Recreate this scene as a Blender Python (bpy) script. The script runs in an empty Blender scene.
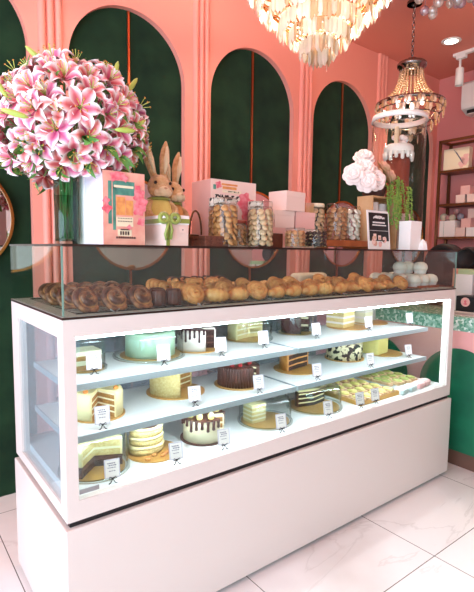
import bpy, bmesh, math, random
from mathutils import Vector, Matrix
random.seed(7)
PI = math.pi
C = bpy.context.scene.collection
SC = bpy.context.scene

# ------------------------------------------------------------------ materials
def lin(h):
    h = h.lstrip('#')
    v = [int(h[i:i+2], 16)/255 for i in (0, 2, 4)]
    return tuple(x/12.92 if x <= .04045 else ((x+.055)/1.055)**2.4 for x in v) + (1,)

def mat(name, col, rough=.5, metal=0, col2=None, scale=20, bump=0, bscale=None, sheen=0, spec=.5, emit=0, trans=0, coat=0, lo=.35, hi=.65, detail=4):
    m = bpy.data.materials.new(name); m.use_nodes = True
    nt = m.node_tree; b = nt.nodes['Principled BSDF']
    b.inputs['Base Color'].default_value = lin(col)
    b.inputs['Roughness'].default_value = rough
    b.inputs['Metallic'].default_value = metal
    b.inputs['Specular IOR Level'].default_value = spec
    if sheen:
        b.inputs['Sheen Weight'].default_value = sheen
    if coat:
        b.inputs['Coat Weight'].default_value = coat
    if emit:
        b.inputs['Emission Color'].default_value = lin(col); b.inputs['Emission Strength'].default_value = emit
    if trans:
        b.inputs['Transmission Weight'].default_value = trans
    tc = nt.nodes.new('ShaderNodeTexCoord')
    if col2:
        n = nt.nodes.new('ShaderNodeTexNoise'); n.inputs['Scale'].default_value = scale; n.inputs['Detail'].default_value = detail
        r = nt.nodes.new('ShaderNodeValToRGB')
        r.color_ramp.elements[0].position = lo; r.color_ramp.elements[1].position = hi
        r.color_ramp.elements[0].color = lin(col); r.color_ramp.elements[1].color = lin(col2)
        nt.links.new(tc.outputs['Object'], n.inputs['Vector'])
        nt.links.new(n.outputs['Fac'], r.inputs['Fac']); nt.links.new(r.outputs['Color'], b.inputs['Base Color'])
    if bump:
        n2 = nt.nodes.new('ShaderNodeTexNoise'); n2.inputs['Scale'].default_value = bscale or scale*2
        bp = nt.nodes.new('ShaderNodeBump'); bp.inputs['Strength'].default_value = bump; bp.inputs['Distance'].default_value = .01
        nt.links.new(tc.outputs['Object'], n2.inputs['Vector'])
        nt.links.new(n2.outputs['Fac'], bp.inputs['Height']); nt.links.new(bp.outputs['Normal'], b.inputs['Normal'])
    return m

def glassmat(name, tint='#f4fbf8', gl=1.0, rough=0.0, haze=0, hazecol='#e8eef2'):
    m = bpy.data.materials.new(name); m.use_nodes = True
    nt = m.node_tree; nt.nodes.clear()
    o = nt.nodes.new('ShaderNodeOutputMaterial'); mx = nt.nodes.new('ShaderNodeMixShader')
    t = nt.nodes.new('ShaderNodeBsdfTransparent'); g = nt.nodes.new('ShaderNodeBsdfGlossy')
    # Schlick on |cos| so that a thin pane reflects alike from both faces
    geo = nt.nodes.new('ShaderNodeNewGeometry'); dt = nt.nodes.new('ShaderNodeVectorMath'); dt.operation = 'DOT_PRODUCT'
    nt.links.new(geo.outputs['Incoming'], dt.inputs[0]); nt.links.new(geo.outputs['Normal'], dt.inputs[1])
    def mth(op, a, b=None, clamp=False):
        n = nt.nodes.new('ShaderNodeMath'); n.operation = op; n.use_clamp = clamp
        for i, v in enumerate((a, b)):
            if v is None: continue
            if isinstance(v, (int, float)): n.inputs[i].default_value = v
            else: nt.links.new(v, n.inputs[i])
        return n.outputs[0]
    c = mth('ABSOLUTE', dt.outputs['Value']); q = mth('SUBTRACT', 1.0, c, True); q5 = mth('POWER', q, 5.0)
    fr = mth('ADD', mth('MULTIPLY', q5, .96*gl), .035*gl, True)
    t.inputs['Color'].default_value = lin(tint); g.inputs['Roughness'].default_value = rough
    nt.links.new(fr, mx.inputs[0])
    nt.links.new(t.outputs[0], mx.inputs[1]); nt.links.new(g.outputs[0], mx.inputs[2])
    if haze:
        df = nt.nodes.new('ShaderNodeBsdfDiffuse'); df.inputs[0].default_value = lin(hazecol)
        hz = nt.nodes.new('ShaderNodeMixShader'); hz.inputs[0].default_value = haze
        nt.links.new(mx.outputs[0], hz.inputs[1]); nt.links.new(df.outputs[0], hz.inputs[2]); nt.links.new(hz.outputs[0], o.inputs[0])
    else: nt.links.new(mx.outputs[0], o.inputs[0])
    return m

def emis(name, col, s):
    m = bpy.data.materials.new(name); m.use_nodes = True
    nt = m.node_tree; nt.nodes.clear()
    o = nt.nodes.new('ShaderNodeOutputMaterial'); e = nt.nodes.new('ShaderNodeEmission')
    e.inputs[0].default_value = lin(col); e.inputs[1].default_value = s
    nt.links.new(e.outputs[0], o.inputs[0]); return m

def crystal(name, col, tr=.35, em=0):
    m = bpy.data.materials.new(name); m.use_nodes = True
    nt = m.node_tree; nt.nodes.clear(); N = nt.nodes.new; L = nt.links.new
    o = N('ShaderNodeOutputMaterial')
    d = N('ShaderNodeBsdfTranslucent'); d.inputs[0].default_value = lin(col)
    dd = N('ShaderNodeBsdfDiffuse'); dd.inputs[0].default_value = lin(col)
    g = N('ShaderNodeBsdfGlossy'); g.inputs['Roughness'].default_value = .08
    t = N('ShaderNodeBsdfTransparent')
    m1 = N('ShaderNodeMixShader'); m1.inputs[0].default_value = .5
    m2 = N('ShaderNodeMixShader'); m2.inputs[0].default_value = tr
    m3 = N('ShaderNodeMixShader'); m3.inputs[0].default_value = .25
    L(d.outputs[0], m1.inputs[1]); L(dd.outputs[0], m1.inputs[2]); L(m1.outputs[0], m2.inputs[1]); L(t.outputs[0], m2.inputs[2])
    L(m2.outputs[0], m3.inputs[1]); L(g.outputs[0], m3.inputs[2]); L(m3.outputs[0], o.inputs[0])
    return m

def floormat():
    m = mat('marble_floor', '#f0edeb', .12, col2='#d9d3cf', scale=1.3, lo=.5, hi=.75)
    nt = m.node_tree; b = nt.nodes['Principled BSDF']; N = nt.nodes.new; L = nt.links.new
    geo = N('ShaderNodeNewGeometry'); sep = N('ShaderNodeSeparateXYZ'); L(geo.outputs['Position'], sep.inputs[0])
    masks = []
    for ax, off in (('X', .73), ('Y', -.385)):
        a = N('ShaderNodeMath'); a.operation = 'SUBTRACT'; a.inputs[1].default_value = off; L(sep.outputs[ax], a.inputs[0])
        q = N('ShaderNodeMath'); q.operation = 'DIVIDE'; q.inputs[1].default_value = .755; L(a.outputs[0], q.inputs[0])
        r = N('ShaderNodeMath'); r.operation = 'PINGPONG'; r.inputs[1].default_value = .5; L(q.outputs[0], r.inputs[0])
        s = N('ShaderNodeMath'); s.operation = 'LESS_THAN'; s.inputs[1].default_value = .0026; L(r.outputs[0], s.inputs[0])
        masks.append(s)
    mx = N('ShaderNodeMath'); mx.operation = 'MAXIMUM'; L(masks[0].outputs[0], mx.inputs[0]); L(masks[1].outputs[0], mx.inputs[1])
    # veins
    n = N('ShaderNodeTexNoise'); n.inputs['Scale'].default_value = 1.6; n.inputs['Detail'].default_value = 8; n.inputs['Distortion'].default_value = 1.2
    mp = N('ShaderNodeMapping'); mp.inputs['Rotation'].default_value = (0, 0, .5); mp.inputs['Scale'].default_value = (.7, 2.2, 1)
    L(geo.outputs['Position'], mp.inputs[0]); L(mp.outputs[0], n.inputs['Vector'])
    rr = N('ShaderNodeValToRGB'); e = rr.color_ramp.elements
    e[0].position = .485; e[0].color = (0, 0, 0, 1); e[1].position = .5; e[1].color = (1, 1, 1, 1); e2 = e.new(.515); e2.color = (0, 0, 0, 1)
    L(n.outputs['Fac'], rr.inputs[0])
    fa = N('ShaderNodeMath'); fa.operation = 'MULTIPLY'; fa.inputs[1].default_value = .22; L(rr.outputs[0], fa.inputs[0])
    old = b.inputs['Base Color'].links[0].from_socket
    v = N('ShaderNodeMix'); v.data_type = 'RGBA'; L(fa.outputs[0], v.inputs[0]); L(old, v.inputs[6]); v.inputs[7].default_value = lin('#a89f98')
    g = N('ShaderNodeMix'); g.data_type = 'RGBA'; L(mx.outputs[0], g.inputs[0]); L(v.outputs[2], g.inputs[6]); g.inputs[7].default_value = lin('#6a6460')
    L(g.outputs[2], b.inputs['Base Color'])
    return m

def petalmat():
    m = mat('lily_petal', '#f3b4c0', .5)
    nt = m.node_tree; b = nt.nodes['Principled BSDF']; N = nt.nodes.new; L = nt.links.new
    b.inputs['Subsurface Weight'].default_value = 0
    uv = N('ShaderNodeUVMap'); uv.uv_map = 'UVMap'; s = N('ShaderNodeSeparateXYZ'); L(uv.outputs[0], s.inputs[0])
    a = N('ShaderNodeMath'); a.operation = 'SUBTRACT'; a.inputs[1].default_value = .5; L(s.outputs['X'], a.inputs[0])
    ab = N('ShaderNodeMath'); ab.operation = 'ABSOLUTE'; L(a.outputs[0], ab.inputs[0])
    # pinkness falls to the rim and to the tip
    k = N('ShaderNodeMath'); k.operation = 'MULTIPLY'; k.inputs[1].default_value = 1.25; L(ab.outputs[0], k.inputs[0])
    t = N('ShaderNodeMath'); t.operation = 'MULTIPLY_ADD'; t.inputs[1].default_value = .55; L(s.outputs['Y'], t.inputs[0]); L(k.outputs[0], t.inputs[2])
    oi = N('ShaderNodeObjectInfo')
    r = N('ShaderNodeValToRGB'); e = r.color_ramp.elements
    e[0].position = .1; e[0].color = lin('#c93a60'); e[1].position = .85; e[1].color = lin('#fbeef0')
    e3 = e.new(.42); e3.color = lin('#e4788a'); e4 = e.new(.66); e4.color = lin('#f4bcc2')
    L(t.outputs[0], r.inputs[0])
    hs = N('ShaderNodeHueSaturation'); L(r.outputs[0], hs.inputs['Color'])
    hu = N('ShaderNodeMapRange'); hu.inputs[3].default_value = .475; hu.inputs[4].default_value = .525; L(oi.outputs['Random'], hu.inputs[0]); L(hu.outputs[0], hs.inputs['Hue'])
    L(hs.outputs[0], b.inputs['Base Color'])
    return m

def terrazzo():
    m = mat('terrazzo', '#8fb5a0', .25)
    nt = m.node_tree; b = nt.nodes['Principled BSDF']; N = nt.nodes.new; L = nt.links.new
    tc = N('ShaderNodeTexCoord'); v = N('ShaderNodeTexVoronoi'); v.inputs['Scale'].default_value = 70
    L(tc.outputs['Object'], v.inputs['Vector'])
    r = N('ShaderNodeValToRGB'); r.color_ramp.interpolation = 'CONSTANT'; e = r.color_ramp.elements
    e[0].position = 0; e[0].color = lin('#7fae97'); e[1].position = .45; e[1].color = lin('#a6c9b6')
    for p_, c_ in ((.62, '#5f9a80'), (.76, '#d7e6dc'), (.9, '#f4f5ee')):
        x = e.new(p_); x.color = lin(c_)
    sp = N('ShaderNodeSeparateXYZ'); L(v.outputs['Color'], sp.inputs[0]); L(sp.outputs['X'], r.inputs[0]); L(r.outputs[0], b.inputs['Base Color'])
    return m

def checker(name, c1, c2, sc):
    m = mat(name, c1, .4); nt = m.node_tree; b = nt.nodes['Principled BSDF']
    tc = nt.nodes.new('ShaderNodeTexCoord'); v = nt.nodes.new('ShaderNodeTexVoronoi'); v.inputs['Scale'].default_value = sc
    r = nt.nodes.new('ShaderNodeValToRGB'); r.color_ramp.interpolation = 'CONSTANT'
    r.color_ramp.elements[0].color = lin(c1); r.color_ramp.elements[1].position = .4; r.color_ramp.elements[1].color = lin(c2)
    s = nt.nodes.new('ShaderNodeSeparateXYZ')
    nt.links.new(tc.outputs['Object'], v.inputs['Vector']); nt.links.new(v.outputs['Color'], s.inputs[0]); nt.links.new(s.outputs[0], r.inputs[0]); nt.links.new(r.outputs[0], b.inputs['Base Color'])
    return m

M = {}
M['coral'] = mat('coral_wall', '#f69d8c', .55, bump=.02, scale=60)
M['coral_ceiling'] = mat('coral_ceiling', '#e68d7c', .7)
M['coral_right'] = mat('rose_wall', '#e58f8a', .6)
M['velvet'] = mat('green_velvet', '#142a1d', .95, col2='#233f28', scale=6, sheen=.12, spec=.1, lo=.3, hi=.75)
M['copper'] = mat('copper_trim', '#b8653f', .3, .9)
M['gold'] = mat('gold_frame', '#c98a4a', .25, 1)
M['mirror'] = mat('mirror_glass', '#e8e6e4', .02, 1)
M['floor'] = floormat()
M['white_metal'] = mat('white_painted_metal', '#dcd2cc', .35)
M['white'] = mat('white_board', '#e6eaea', .4)
M['white_plaster'] = mat('white_plaster', '#efe9e4', .6)
M['grey_metal'] = mat('brushed_grey_metal', '#9a9ea0', .35, .8)
M['case_floor'] = mat('satin_grey_floor', '#aeb5ae', .3)
M['edge_grey'] = mat('satin_edge_grey', '#9fabb0', .4)
M['glass_edge'] = mat('green_glass_edge', '#6f9184', .15)
M['dark'] = mat('dark_gap', '#171314', .7)
M['bronze'] = mat('dark_bronze', '#3a2b25', .35, .7)
M['shelfbrown'] = mat('brown_gold_metal', '#7a4a2a', .4, .55)
M['glass'] = glassmat('clear_case_glass', '#f6fbf9', .6)
M['reflect_wash'] = glassmat('painted_reflection_case_glass', '#f6fbf9', .7, 0, .012, '#e6f0ea')  # whitish reflections on the pastry box front, put in as faint diffuse colour
M['reflect_haze'] = glassmat('painted_reflection_glass', '#f2f8fa', .7, 0, .10)  # bluish reflection on the side pane, painted in as diffuse haze
M['frosted'] = glassmat('frosted_glow_tint_glass', '#eef2f6', .6, .1, .28, '#cdd3e2')  # frosted doors, with the lavender LED glow put into their haze colour
M['dome'] = glassmat('clear_plastic', '#f6f9f8', .9, .03)
M['jar'] = glassmat('jar_glass', '#f6f8f6', 1.1, .02)
M['tallglass'] = glassmat('tall_clear_glass', '#fafcfb', .45)
M['vase'] = glassmat('vase_glass', '#dcefe9', 1.2, .0)
M['led'] = emis('led_white', '#eaf3ff', 46)
M['led_soft'] = emis('led_side', '#eef5ff', 7)
M['petal'] = petalmat()
M['stamen'] = mat('stamen', '#c8873a', .6)
M['stem'] = mat('stem_green', '#6f9a52', .5)
M['leaf'] = mat('leaf_green', '#356b2b', .35, col2='#6a9a44', scale=15)
M['bud'] = mat('bud_lime', '#a9c252', .45, col2='#c9d873', scale=12)
M['fur'] = mat('plush_fur', '#dab483', .95, col2='#c08f5c', scale=45, bump=.6, bscale=160, sheen=.4)
M['furlight'] = mat('plush_cream', '#ead2ac', .95, bump=.5, bscale=160, sheen=.4)
M['cloth_yellow'] = mat('yellow_cloth', '#e8d47c', .9, bump=.2, bscale=90)
M['cloth_peach'] = mat('peach_cloth', '#e0a060', .9, bump=.2, bscale=90)
M['black'] = mat('black_gloss', '#0c0b0c', .25)
M['blackmatt'] = mat('black_matt', '#121013', .6)
M['paper_white'] = mat('white_card', '#f6eeea', .6)
M['paper_lilac'] = mat('lilac_card', '#ece2ee', .55)
M['paper_pink'] = mat('pink_card', '#efb9b0', .55)
M['paper_salmon'] = mat('salmon_card', '#e99a8a', .55, col2='#f2b5a0', scale=22)
M['paper_blush'] = mat('blush_card', '#f3d2c6', .6)
M['ink'] = mat('grey_ink', '#6d6a80', .7)
M['inkdark'] = mat('dark_ink', '#4a3030', .7)
M['print_green'] = mat('teal_print', '#5f9f8b', .6, col2='#3f7a6c', scale=30)
M['print_orange'] = mat('orange_print', '#eca85c', .6, col2='#d98350', scale=50)
M['print_red'] = mat('rose_print', '#e2586a', .6, col2='#f0929a', scale=60)
M['print_cream'] = mat('cream_print', '#f3e0c0', .6)
M['ribbon'] = mat('olive_ribbon', '#8f9a45', .35, sheen=.3)
M['wicker'] = mat('wicker', '#8a5a35', .7, col2='#5c3822', scale=80, bump=.8, bscale=120)
M['woven'] = mat('dark_woven', '#5b2f22', .7, col2='#7a4330', scale=90, bump=.8, bscale=130)
M['pine'] = mat('pine_wood', '#e0b184', .5, col2='#cf9a6a', scale=9)
M['teak'] = mat('teak_wood', '#a85a2c', .45, col2='#8a4520', scale=14)
M['cookie'] = mat('cookie', '#e2aa70', .8, col2='#c8854a', scale=70, bump=.4, bscale=110)
M['cookie_pale'] = mat('pale_cookie', '#e9cba4', .8, col2='#d9ad80', scale=60, bump=.4, bscale=110)
M['cookie_brown'] = mat('brown_cookie', '#a9683e', .8, col2='#d6a678', scale=50, bump=.4, bscale=110)
M['cookie_dark'] = mat('dark_sweet', '#2b1712', .5, col2='#e6cf9a', scale=40, lo=.55, hi=.62)
M['pattern'] = checker('black_pattern_band', '#2a2020', '#efe3d6', 130)
M['rose'] = mat('rose_blush', '#fbe6e0', .7)
M['rose_dusty'] = mat('rose_dusty', '#dfa898', .75, col2='#bf9f6a', scale=14)
M['pearls'] = mat('trailing_green', '#98b44c', .45, col2='#5f8c36', scale=30)
M['soil_pot'] = mat('brown_pot', '#4a2a24', .6)
M['terracotta'] = mat('terracotta_icing', '#8f3d2b', .6)
M['icing'] = mat('white_icing', '#f5ebe2', .5)
M['mint'] = mat('mint_icing', '#d2f2d4', .5)
M['lemon'] = mat('lemon_icing', '#f6e6ae', .55, bump=.25, bscale=70)
M['yellow_icing'] = mat('yellow_icing', '#efe08c', .55, bump=.35, bscale=80)
M['cream'] = mat('cream_filling', '#f6ecc8', .6)
M['sponge'] = mat('sponge', '#c08d48', .9, col2='#9c6a30', scale=120, bump=.5, bscale=180)
M['sponge_light'] = mat('light_sponge', '#ead79a', .9, col2='#d9bd78', scale=120, bump=.5, bscale=180)
M['choc'] = mat('chocolate', '#43231d', .35, col2='#5a3026', scale=30)
M['choc_sponge'] = mat('chocolate_sponge', '#38201a', .9, bump=.5, bscale=180)
M['choc_lilac'] = mat('glossy_ganache', '#3c2429', .2)
M['caramel'] = mat('caramel', '#d79a52', .4, col2='#b97432', scale=30)
M['goldboard'] = mat('gold_cake_board', '#d8a65a', .35, .45)
M['strawberry'] = mat('strawberry', '#b5232a', .35)
M['truffle'] = mat('lemon_truffle', '#eee08a', .35)
M['carrot'] = mat('carrot_deco', '#e38a3c', .5)
M['oreo'] = mat('cookie_crumb_icing', '#e9ddb4', .6, col2='#1d1513', scale=42, lo=.49, hi=.53, detail=2)
M['croissant'] = mat('croissant', '#d67d38', .4, col2='#f2b870', scale=38, bump=.35, bscale=60)
M['croissant_pale'] = mat('pale_pastry', '#efb06a', .45, col2='#cc7d3a', scale=34, bump=.3, bscale=60)
M['babka'] = mat('babka', '#55291e', .4, col2='#c98a58', scale=30, lo=.42, hi=.7, bump=.5, bscale=50)
M['babka_light'] = mat('babka_dough', '#8a5030', .45, col2='#d39a62', scale=36, bump=.4, bscale=60)
M['canele'] = mat('dark_canele', '#4b2019', .3, col2='#62301f', scale=40)
M['bread'] = mat('pale_loaf', '#ecd9c4', .8, bump=.3, bscale=40)
M['muffin'] = mat('white_muffin', '#fdf1e4', .7, bump=.4, bscale=70)
M['wire'] = mat('black_wire', '#15120f', .4, .6)
M['terrazzo'] = terrazzo()
M['counter_pink'] = mat('counter_pink', '#f0aaa6', .5)
M['counter_green'] = mat('counter_green', '#0f6a48', .5, col2='#0a573c', scale=5)
M['kick'] = mat('brown_kick', '#6b4a3c', .5)
M['crystal_warm'] = crystal('warm_crystal', '#fbf1e2', .3)
M['crystal_amber'] = crystal('amber_crystal', '#d9b48a', .3)
M['crystal_clear'] = crystal('clear_crystal', '#eed9cc', .45)
M['crystal_lilac'] = crystal('lilac_crystal', '#c9a9bb', .4)
M['chrome'] = mat('dark_chrome', '#8b8583', .12, 1)
M['plastic_white'] = mat('white_plastic', '#f5efe9', .4)
M['lamp_glow'] = emis('downlight_glow', '#fff4e4', 9)
M['pom_cream'] = mat('cream_pompom', '#e8d9bc', .95, bump=.8, bscale=120)
M['pom_rose'] = mat('rose_pompom', '#cf9a94', .95, bump=.8, bscale=120)
M['pom_blue'] = mat('greyblue_pompom', '#a9a9b4', .95, bump=.8, bscale=120)
M['tart'] = mat('yellow_tart', '#e6da86', .5, col2='#c8bf6a', scale=40)
M['tartgreen'] = mat('green_tart', '#a9b460', .5, col2='#c9c67a', scale=40)
M['wrap_blue'] = mat('pale_blue_wrap', '#cfe3e2', .3)
M['wrap_pink'] = mat('pink_wrap', '#eab6b4', .3)
M['wall_neutral'] = mat('white_wall', '#eadfd8', .7)

# ------------------------------------------------------------------ mesh helper
class MB:
    def __init__(s):
        s.bm = bmesh.new(); s.mi = 0; s.uv = None
    def _fin(s, faces, smooth):
        for f in faces:
            f.material_index = s.mi; f.smooth = smooth
    def box(s, x0, x1, y0, y1, z0, z1, mx=None):
        vs = [Vector((x, y, z)) for x in (x0, x1) for y in (y0, y1) for z in (z0, z1)]
        if mx: vs = [mx @ v for v in vs]
        v = [s.bm.verts.new(p) for p in vs]
        fs = [s.bm.faces.new([v[i] for i in q]) for q in ((0, 1, 3, 2), (4, 6, 7, 5), (0, 4, 5, 1), (2, 3, 7, 6), (0, 2, 6, 4), (1, 5, 7, 3))]
        s._fin(fs, False); return s
    def lathe(s, prof, seg=32, a0=0, a1=None, cx=0, cy=0, smooth=True, mx=None, caps=True, scale=(1, 1)):
        full = a1 is None
        n = seg if full else seg + 1
        rings = []
        for i in range(n):
            a = a0 + (2*PI*i/seg if full else (a1-a0)*i/seg)
            ring = []
            for r, z in prof:
                p = Vector((cx + r*math.cos(a)*scale[0], cy + r*math.sin(a)*scale[1], z))
                ring.append(s.bm.verts.new(mx @ p if mx else p))
            rings.append(ring)
        fs = []
        for i in range(n if full else n-1):
            A, B = rings[i], rings[(i+1) % n]
            for j in range(len(prof)-1):
                try: fs.append(s.bm.faces.new([A[j], B[j], B[j+1], A[j+1]]))
                except ValueError: pass
        s._fin(fs, smooth)
        if not full and caps:
            c = []
            for R in (rings[0], rings[-1]):
                try: c.append(s.bm.faces.new(R))
                except ValueError: pass
            s._fin(c, False)
        return s
    def cyl(s, r, z0, z1, seg=24, cx=0, cy=0, r2=None, smooth=True, mx=None):
        r2 = r if r2 is None else r2
        s.lathe([(0, z0), (r, z0), (r, z0), (r2, z1), (r2, z1), (0, z1)], seg, cx=cx, cy=cy, smooth=smooth, mx=mx); return s
    def sector(s, r0, r1, z0, z1, a0, a1, seg=24):
        p = [(max(r0, 1e-4), z0), (r1, z0), (r1, z0), (r1, z1), (r1, z1), (max(r0, 1e-4), z1), (max(r0, 1e-4), z0)]
        s.lathe(p, seg, a0, a1, smooth=False); return s
    def ell(s, c, r, seg=16, mx=None, rot=None):
        mm = Matrix.Translation(c) @ (rot or Matrix()) @ Matrix.Diagonal((r[0], r[1], r[2], 1))
        if mx: mm = mx @ mm
        g = bmesh.ops.create_uvsphere(s.bm, u_segments=seg, v_segments=max(6, seg*2//3), radius=1, matrix=mm)
        fs = set(f for v in g['verts'] for f in v.link_faces); s._fin(fs, True); return s
    def tube(s, pts, rad, seg=8, cap=True, smooth=True):
        pts = [Vector(p) for p in pts]
        rad = rad if isinstance(rad, (list, tuple)) else [rad]*len(pts)
        rings = []; up = None
        for i, p in enumerate(pts):
            d = (pts[min(i+1, len(pts)-1)] - pts[max(i-1, 0)])
            if d.length < 1e-9: d = Vector((0, 0, 1))
            d.normalize()
            if up is None:
                up = Vector((0, 0, 1)) if abs(d.z) < .9 else Vector((1, 0, 0))
            u = (up - d*up.dot(d))
            if u.length < 1e-6: u = d.orthogonal()
            u.normalize(); up = u; w = d.cross(u)
            rings.append([s.bm.verts.new(p + (u*math.cos(2*PI*k/seg) + w*math.sin(2*PI*k/seg))*rad[i]) for k in range(seg)])
        fs = []
        for i in range(len(rings)-1):
            for k in range(seg):
                fs.append(s.bm.faces.new([rings[i][k], rings[i][(k+1) % seg], rings[i+1][(k+1) % seg], rings[i+1][k]]))
        if cap:
            fs.append(s.bm.faces.new(rings[0][::-1])); fs.append(s.bm.faces.new(rings[-1]))
        s._fin(fs, smooth); return s
    def poly(s, pts):
        f = s.bm.faces.new([s.bm.verts.new(p) for p in pts]); s._fin([f], False); return s
    def slot(s, i): s.mi = i; return s

def obj(name, mb, mats, parent=None, loc=None, rotz=0, bevel=0, recalc=True):
    me = bpy.data.meshes.new(name)
    if recalc: bmesh.ops.recalc_face_normals(mb.bm, faces=mb.bm.faces)
    mb.bm.to_mesh(me); mb.bm.free()
    for m in (mats if isinstance(mats, (list, tuple)) else [mats]):
        me.materials.append(m)
    o = bpy.data.objects.new(name, me); C.objects.link(o)
    if parent: o.parent = parent
    if loc: o.location = loc
    if rotz: o.rotation_euler = (0, 0, rotz)
    if bevel:
        b = o.modifiers.new('bevel', 'BEVEL'); b.width = bevel; b.segments = 2; b.limit_method = 'ANGLE'; b.angle_limit = math.radians(50)
    return o
def tag(o, label, cat, group=None, kind=None):
    o['label'] = label; o['category'] = cat
    if group: o['group'] = group
    if kind: o['kind'] = kind
    return o
def thing(name, label, cat, loc=(0, 0, 0), rotz=0, group=None):
    o = bpy.data.objects.new(name, None); C.objects.link(o); o.empty_display_size = .02
    o.location = loc; o.rotation_euler = (0, 0, rotz)
    return tag(o, label, cat, group)
def struct(name, mb, m, **k):
    o = obj(name, mb, m, **k); o['kind'] = 'structure'; return o
def dup(root, loc=None, rotz=None, label=None, group=None, scale=None):
    r = root.copy(); C.objects.link(r)
    if loc is not None: r.location = loc
    if rotz is not None: r.rotation_euler = (0, 0, rotz)
    if scale is not None: r.scale = (scale,)*3
    if label: r['label'] = label
    if group: r['group'] = group
    def rec(a, b):
        for ch in list(a.children):
            c = ch.copy(); C.objects.link(c); c.parent = b; rec(ch, c)
    rec(root, r); return r
def align(d):
    return Vector((0, 0, 1)).rotation_difference(Vector(d).normalized()).to_matrix().to_4x4()

# ------------------------------------------------------------------ camera
cam = bpy.data.cameras.new('camera'); co = bpy.data.objects.new('camera', cam); C.objects.link(co)
fw = Vector((0.60857521, 0.78765681, -0.09608831)); rt = Vector((0.79196342, -0.61045286, 0.01188442)); up = Vector((0.04929654, 0.08333099, 0.99530186))
co.matrix_world = Matrix(((rt.x, up.x, -fw.x, -.43919905), (rt.y, up.y, -fw.y, -1.4119064), (rt.z, up.z, -fw.z, 1.34657589), (0, 0, 0, 1)))
cam.sensor_fit = 'HORIZONTAL'; cam.sensor_width = 36; cam.lens = 36*472.8376525/474; cam.clip_start = .02
SC.camera = co

# ------------------------------------------------------------------ room
WL, WR, WF, WB, H = -2.6, 4.16, -3.6, 1.26, 3.07
struct('floor', MB().box(WL-.15, WR+.15, WF-.15, WB+.2, -.1, 0), M['floor'])
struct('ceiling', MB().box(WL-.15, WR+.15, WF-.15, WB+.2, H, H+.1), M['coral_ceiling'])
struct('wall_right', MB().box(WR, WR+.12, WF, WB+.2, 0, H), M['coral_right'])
ARCH = [(-.489, .251), (.456, 1.187), (1.387, 2.145), (2.361, 3.107), (3.33, 4.10)]
SPR = 2.37
def arch_pts(x0, x1, n=32, zs=SPR):
    c, r = (x0+x1)/2, (x1-x0)/2
    return [(c - r*math.cos(PI*i/n), zs + r*math.sin(PI*i/n)) for i in range(n+1)]
w = MB(); DEP = .04
def wquad(a, b):  # strip of wall face between two x with bottoms za zb up to the ceiling
    (xa, za), (xb, zb) = a, b
    w.poly([(xa, WB, za), (xb, WB, zb), (xb, WB, H), (xa, WB, H)])
prev = WL
for x0, x1 in ARCH:
    w.poly([(prev, WB, 0), (x0, WB, 0), (x0, WB, H), (prev, WB, H)])
    pts = arch_pts(x0, x1)
    for a, b in zip(pts, pts[1:]): wquad(a, b)
    path = [(x0, 0)] + pts + [(x1, 0)]
    for a, b in zip(path, path[1:]):
        w.poly([(a[0], WB, a[1]), (b[0], WB, b[1]), (b[0], WB+DEP, b[1]), (a[0], WB+DEP, a[1])])
    prev = x1
w.poly([(prev, WB, 0), (WR, WB, 0), (WR, WB, H), (prev, WB, H)])
w.box(WL, WR, WB+.08, WB+.2, 0, H)
struct('wall_back', w, M['coral'], recalc=False)
places = ['behind the far left end beside the case', 'behind the big lily bouquet', 'behind the two cookie jars', 'behind the pink roses', 'in the corner behind the tall glass cylinder']
for (x0, x1), pl in zip(ARCH, places):
    t = thing('arched_wall_panel', 'tall dark green velvet arched panel in the coral wall, ' + pl, 'wall panel', ((x0+x1)/2, WB+DEP, 0), group='green velvet arch panels')
    cx = (x0+x1)/2
    for sx in (-1, 1):
        b = MB(); pts = [(x-cx, z) for x, z in arch_pts(x0, x1) if (x-cx)*sx >= -1e-6]
        pts = ([(sx*(x1-x0)/2, 0)] + (pts if sx < 0 else pts[::-1]) + [(0, 0)])
        f = [b.bm.verts.new((x, 0, z)) for x, z in pts]; g = [b.bm.verts.new((x, .03, z)) for x, z in pts]
        b.bm.faces.new(f); b.bm.faces.new(g[::-1])
        for i in range(len(pts)): b.bm.faces.new([f[i], f[(i+1) % len(pts)], g[(i+1) % len(pts)], g[i]])
        obj('velvet_leaf', b, M['velvet'], t)
    obj('copper_strip', MB().box(-.006, .006, -.012, 0, 0, SPR+(x1-x0)/2-.005), M['copper'], t)
# fluted pilasters
for i, (a, b_) in enumerate([(.300, .428), (1.247, 1.370), (2.202, 2.338), (3.149, 3.29)]):
    n = 3; wd = (b_-a)/n; m = MB()
    for k in range(n):
        c = a + wd*(k+.5)
        prof = []
        for j in range(9):
            t_ = PI*j/8; prof.append((c - wd*.46*math.cos(t_), WB - .022*math.sin(t_)))
        for q in range(8):
            f = m.bm.faces.new([m.bm.verts.new((prof[q][0], prof[q][1], 0)), m.bm.verts.new((prof[q+1][0], prof[q+1][1], 0)), m.bm.verts.new((prof[q+1][0], prof[q+1][1], H)), m.bm.verts.new((prof[q][0], prof[q][1], H))]); f.smooth = True
    bmesh.ops.remove_doubles(m.bm, verts=m.bm.verts, dist=1e-5)
    struct('trim_%d' % (i+1), m, M['coral'])
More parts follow.
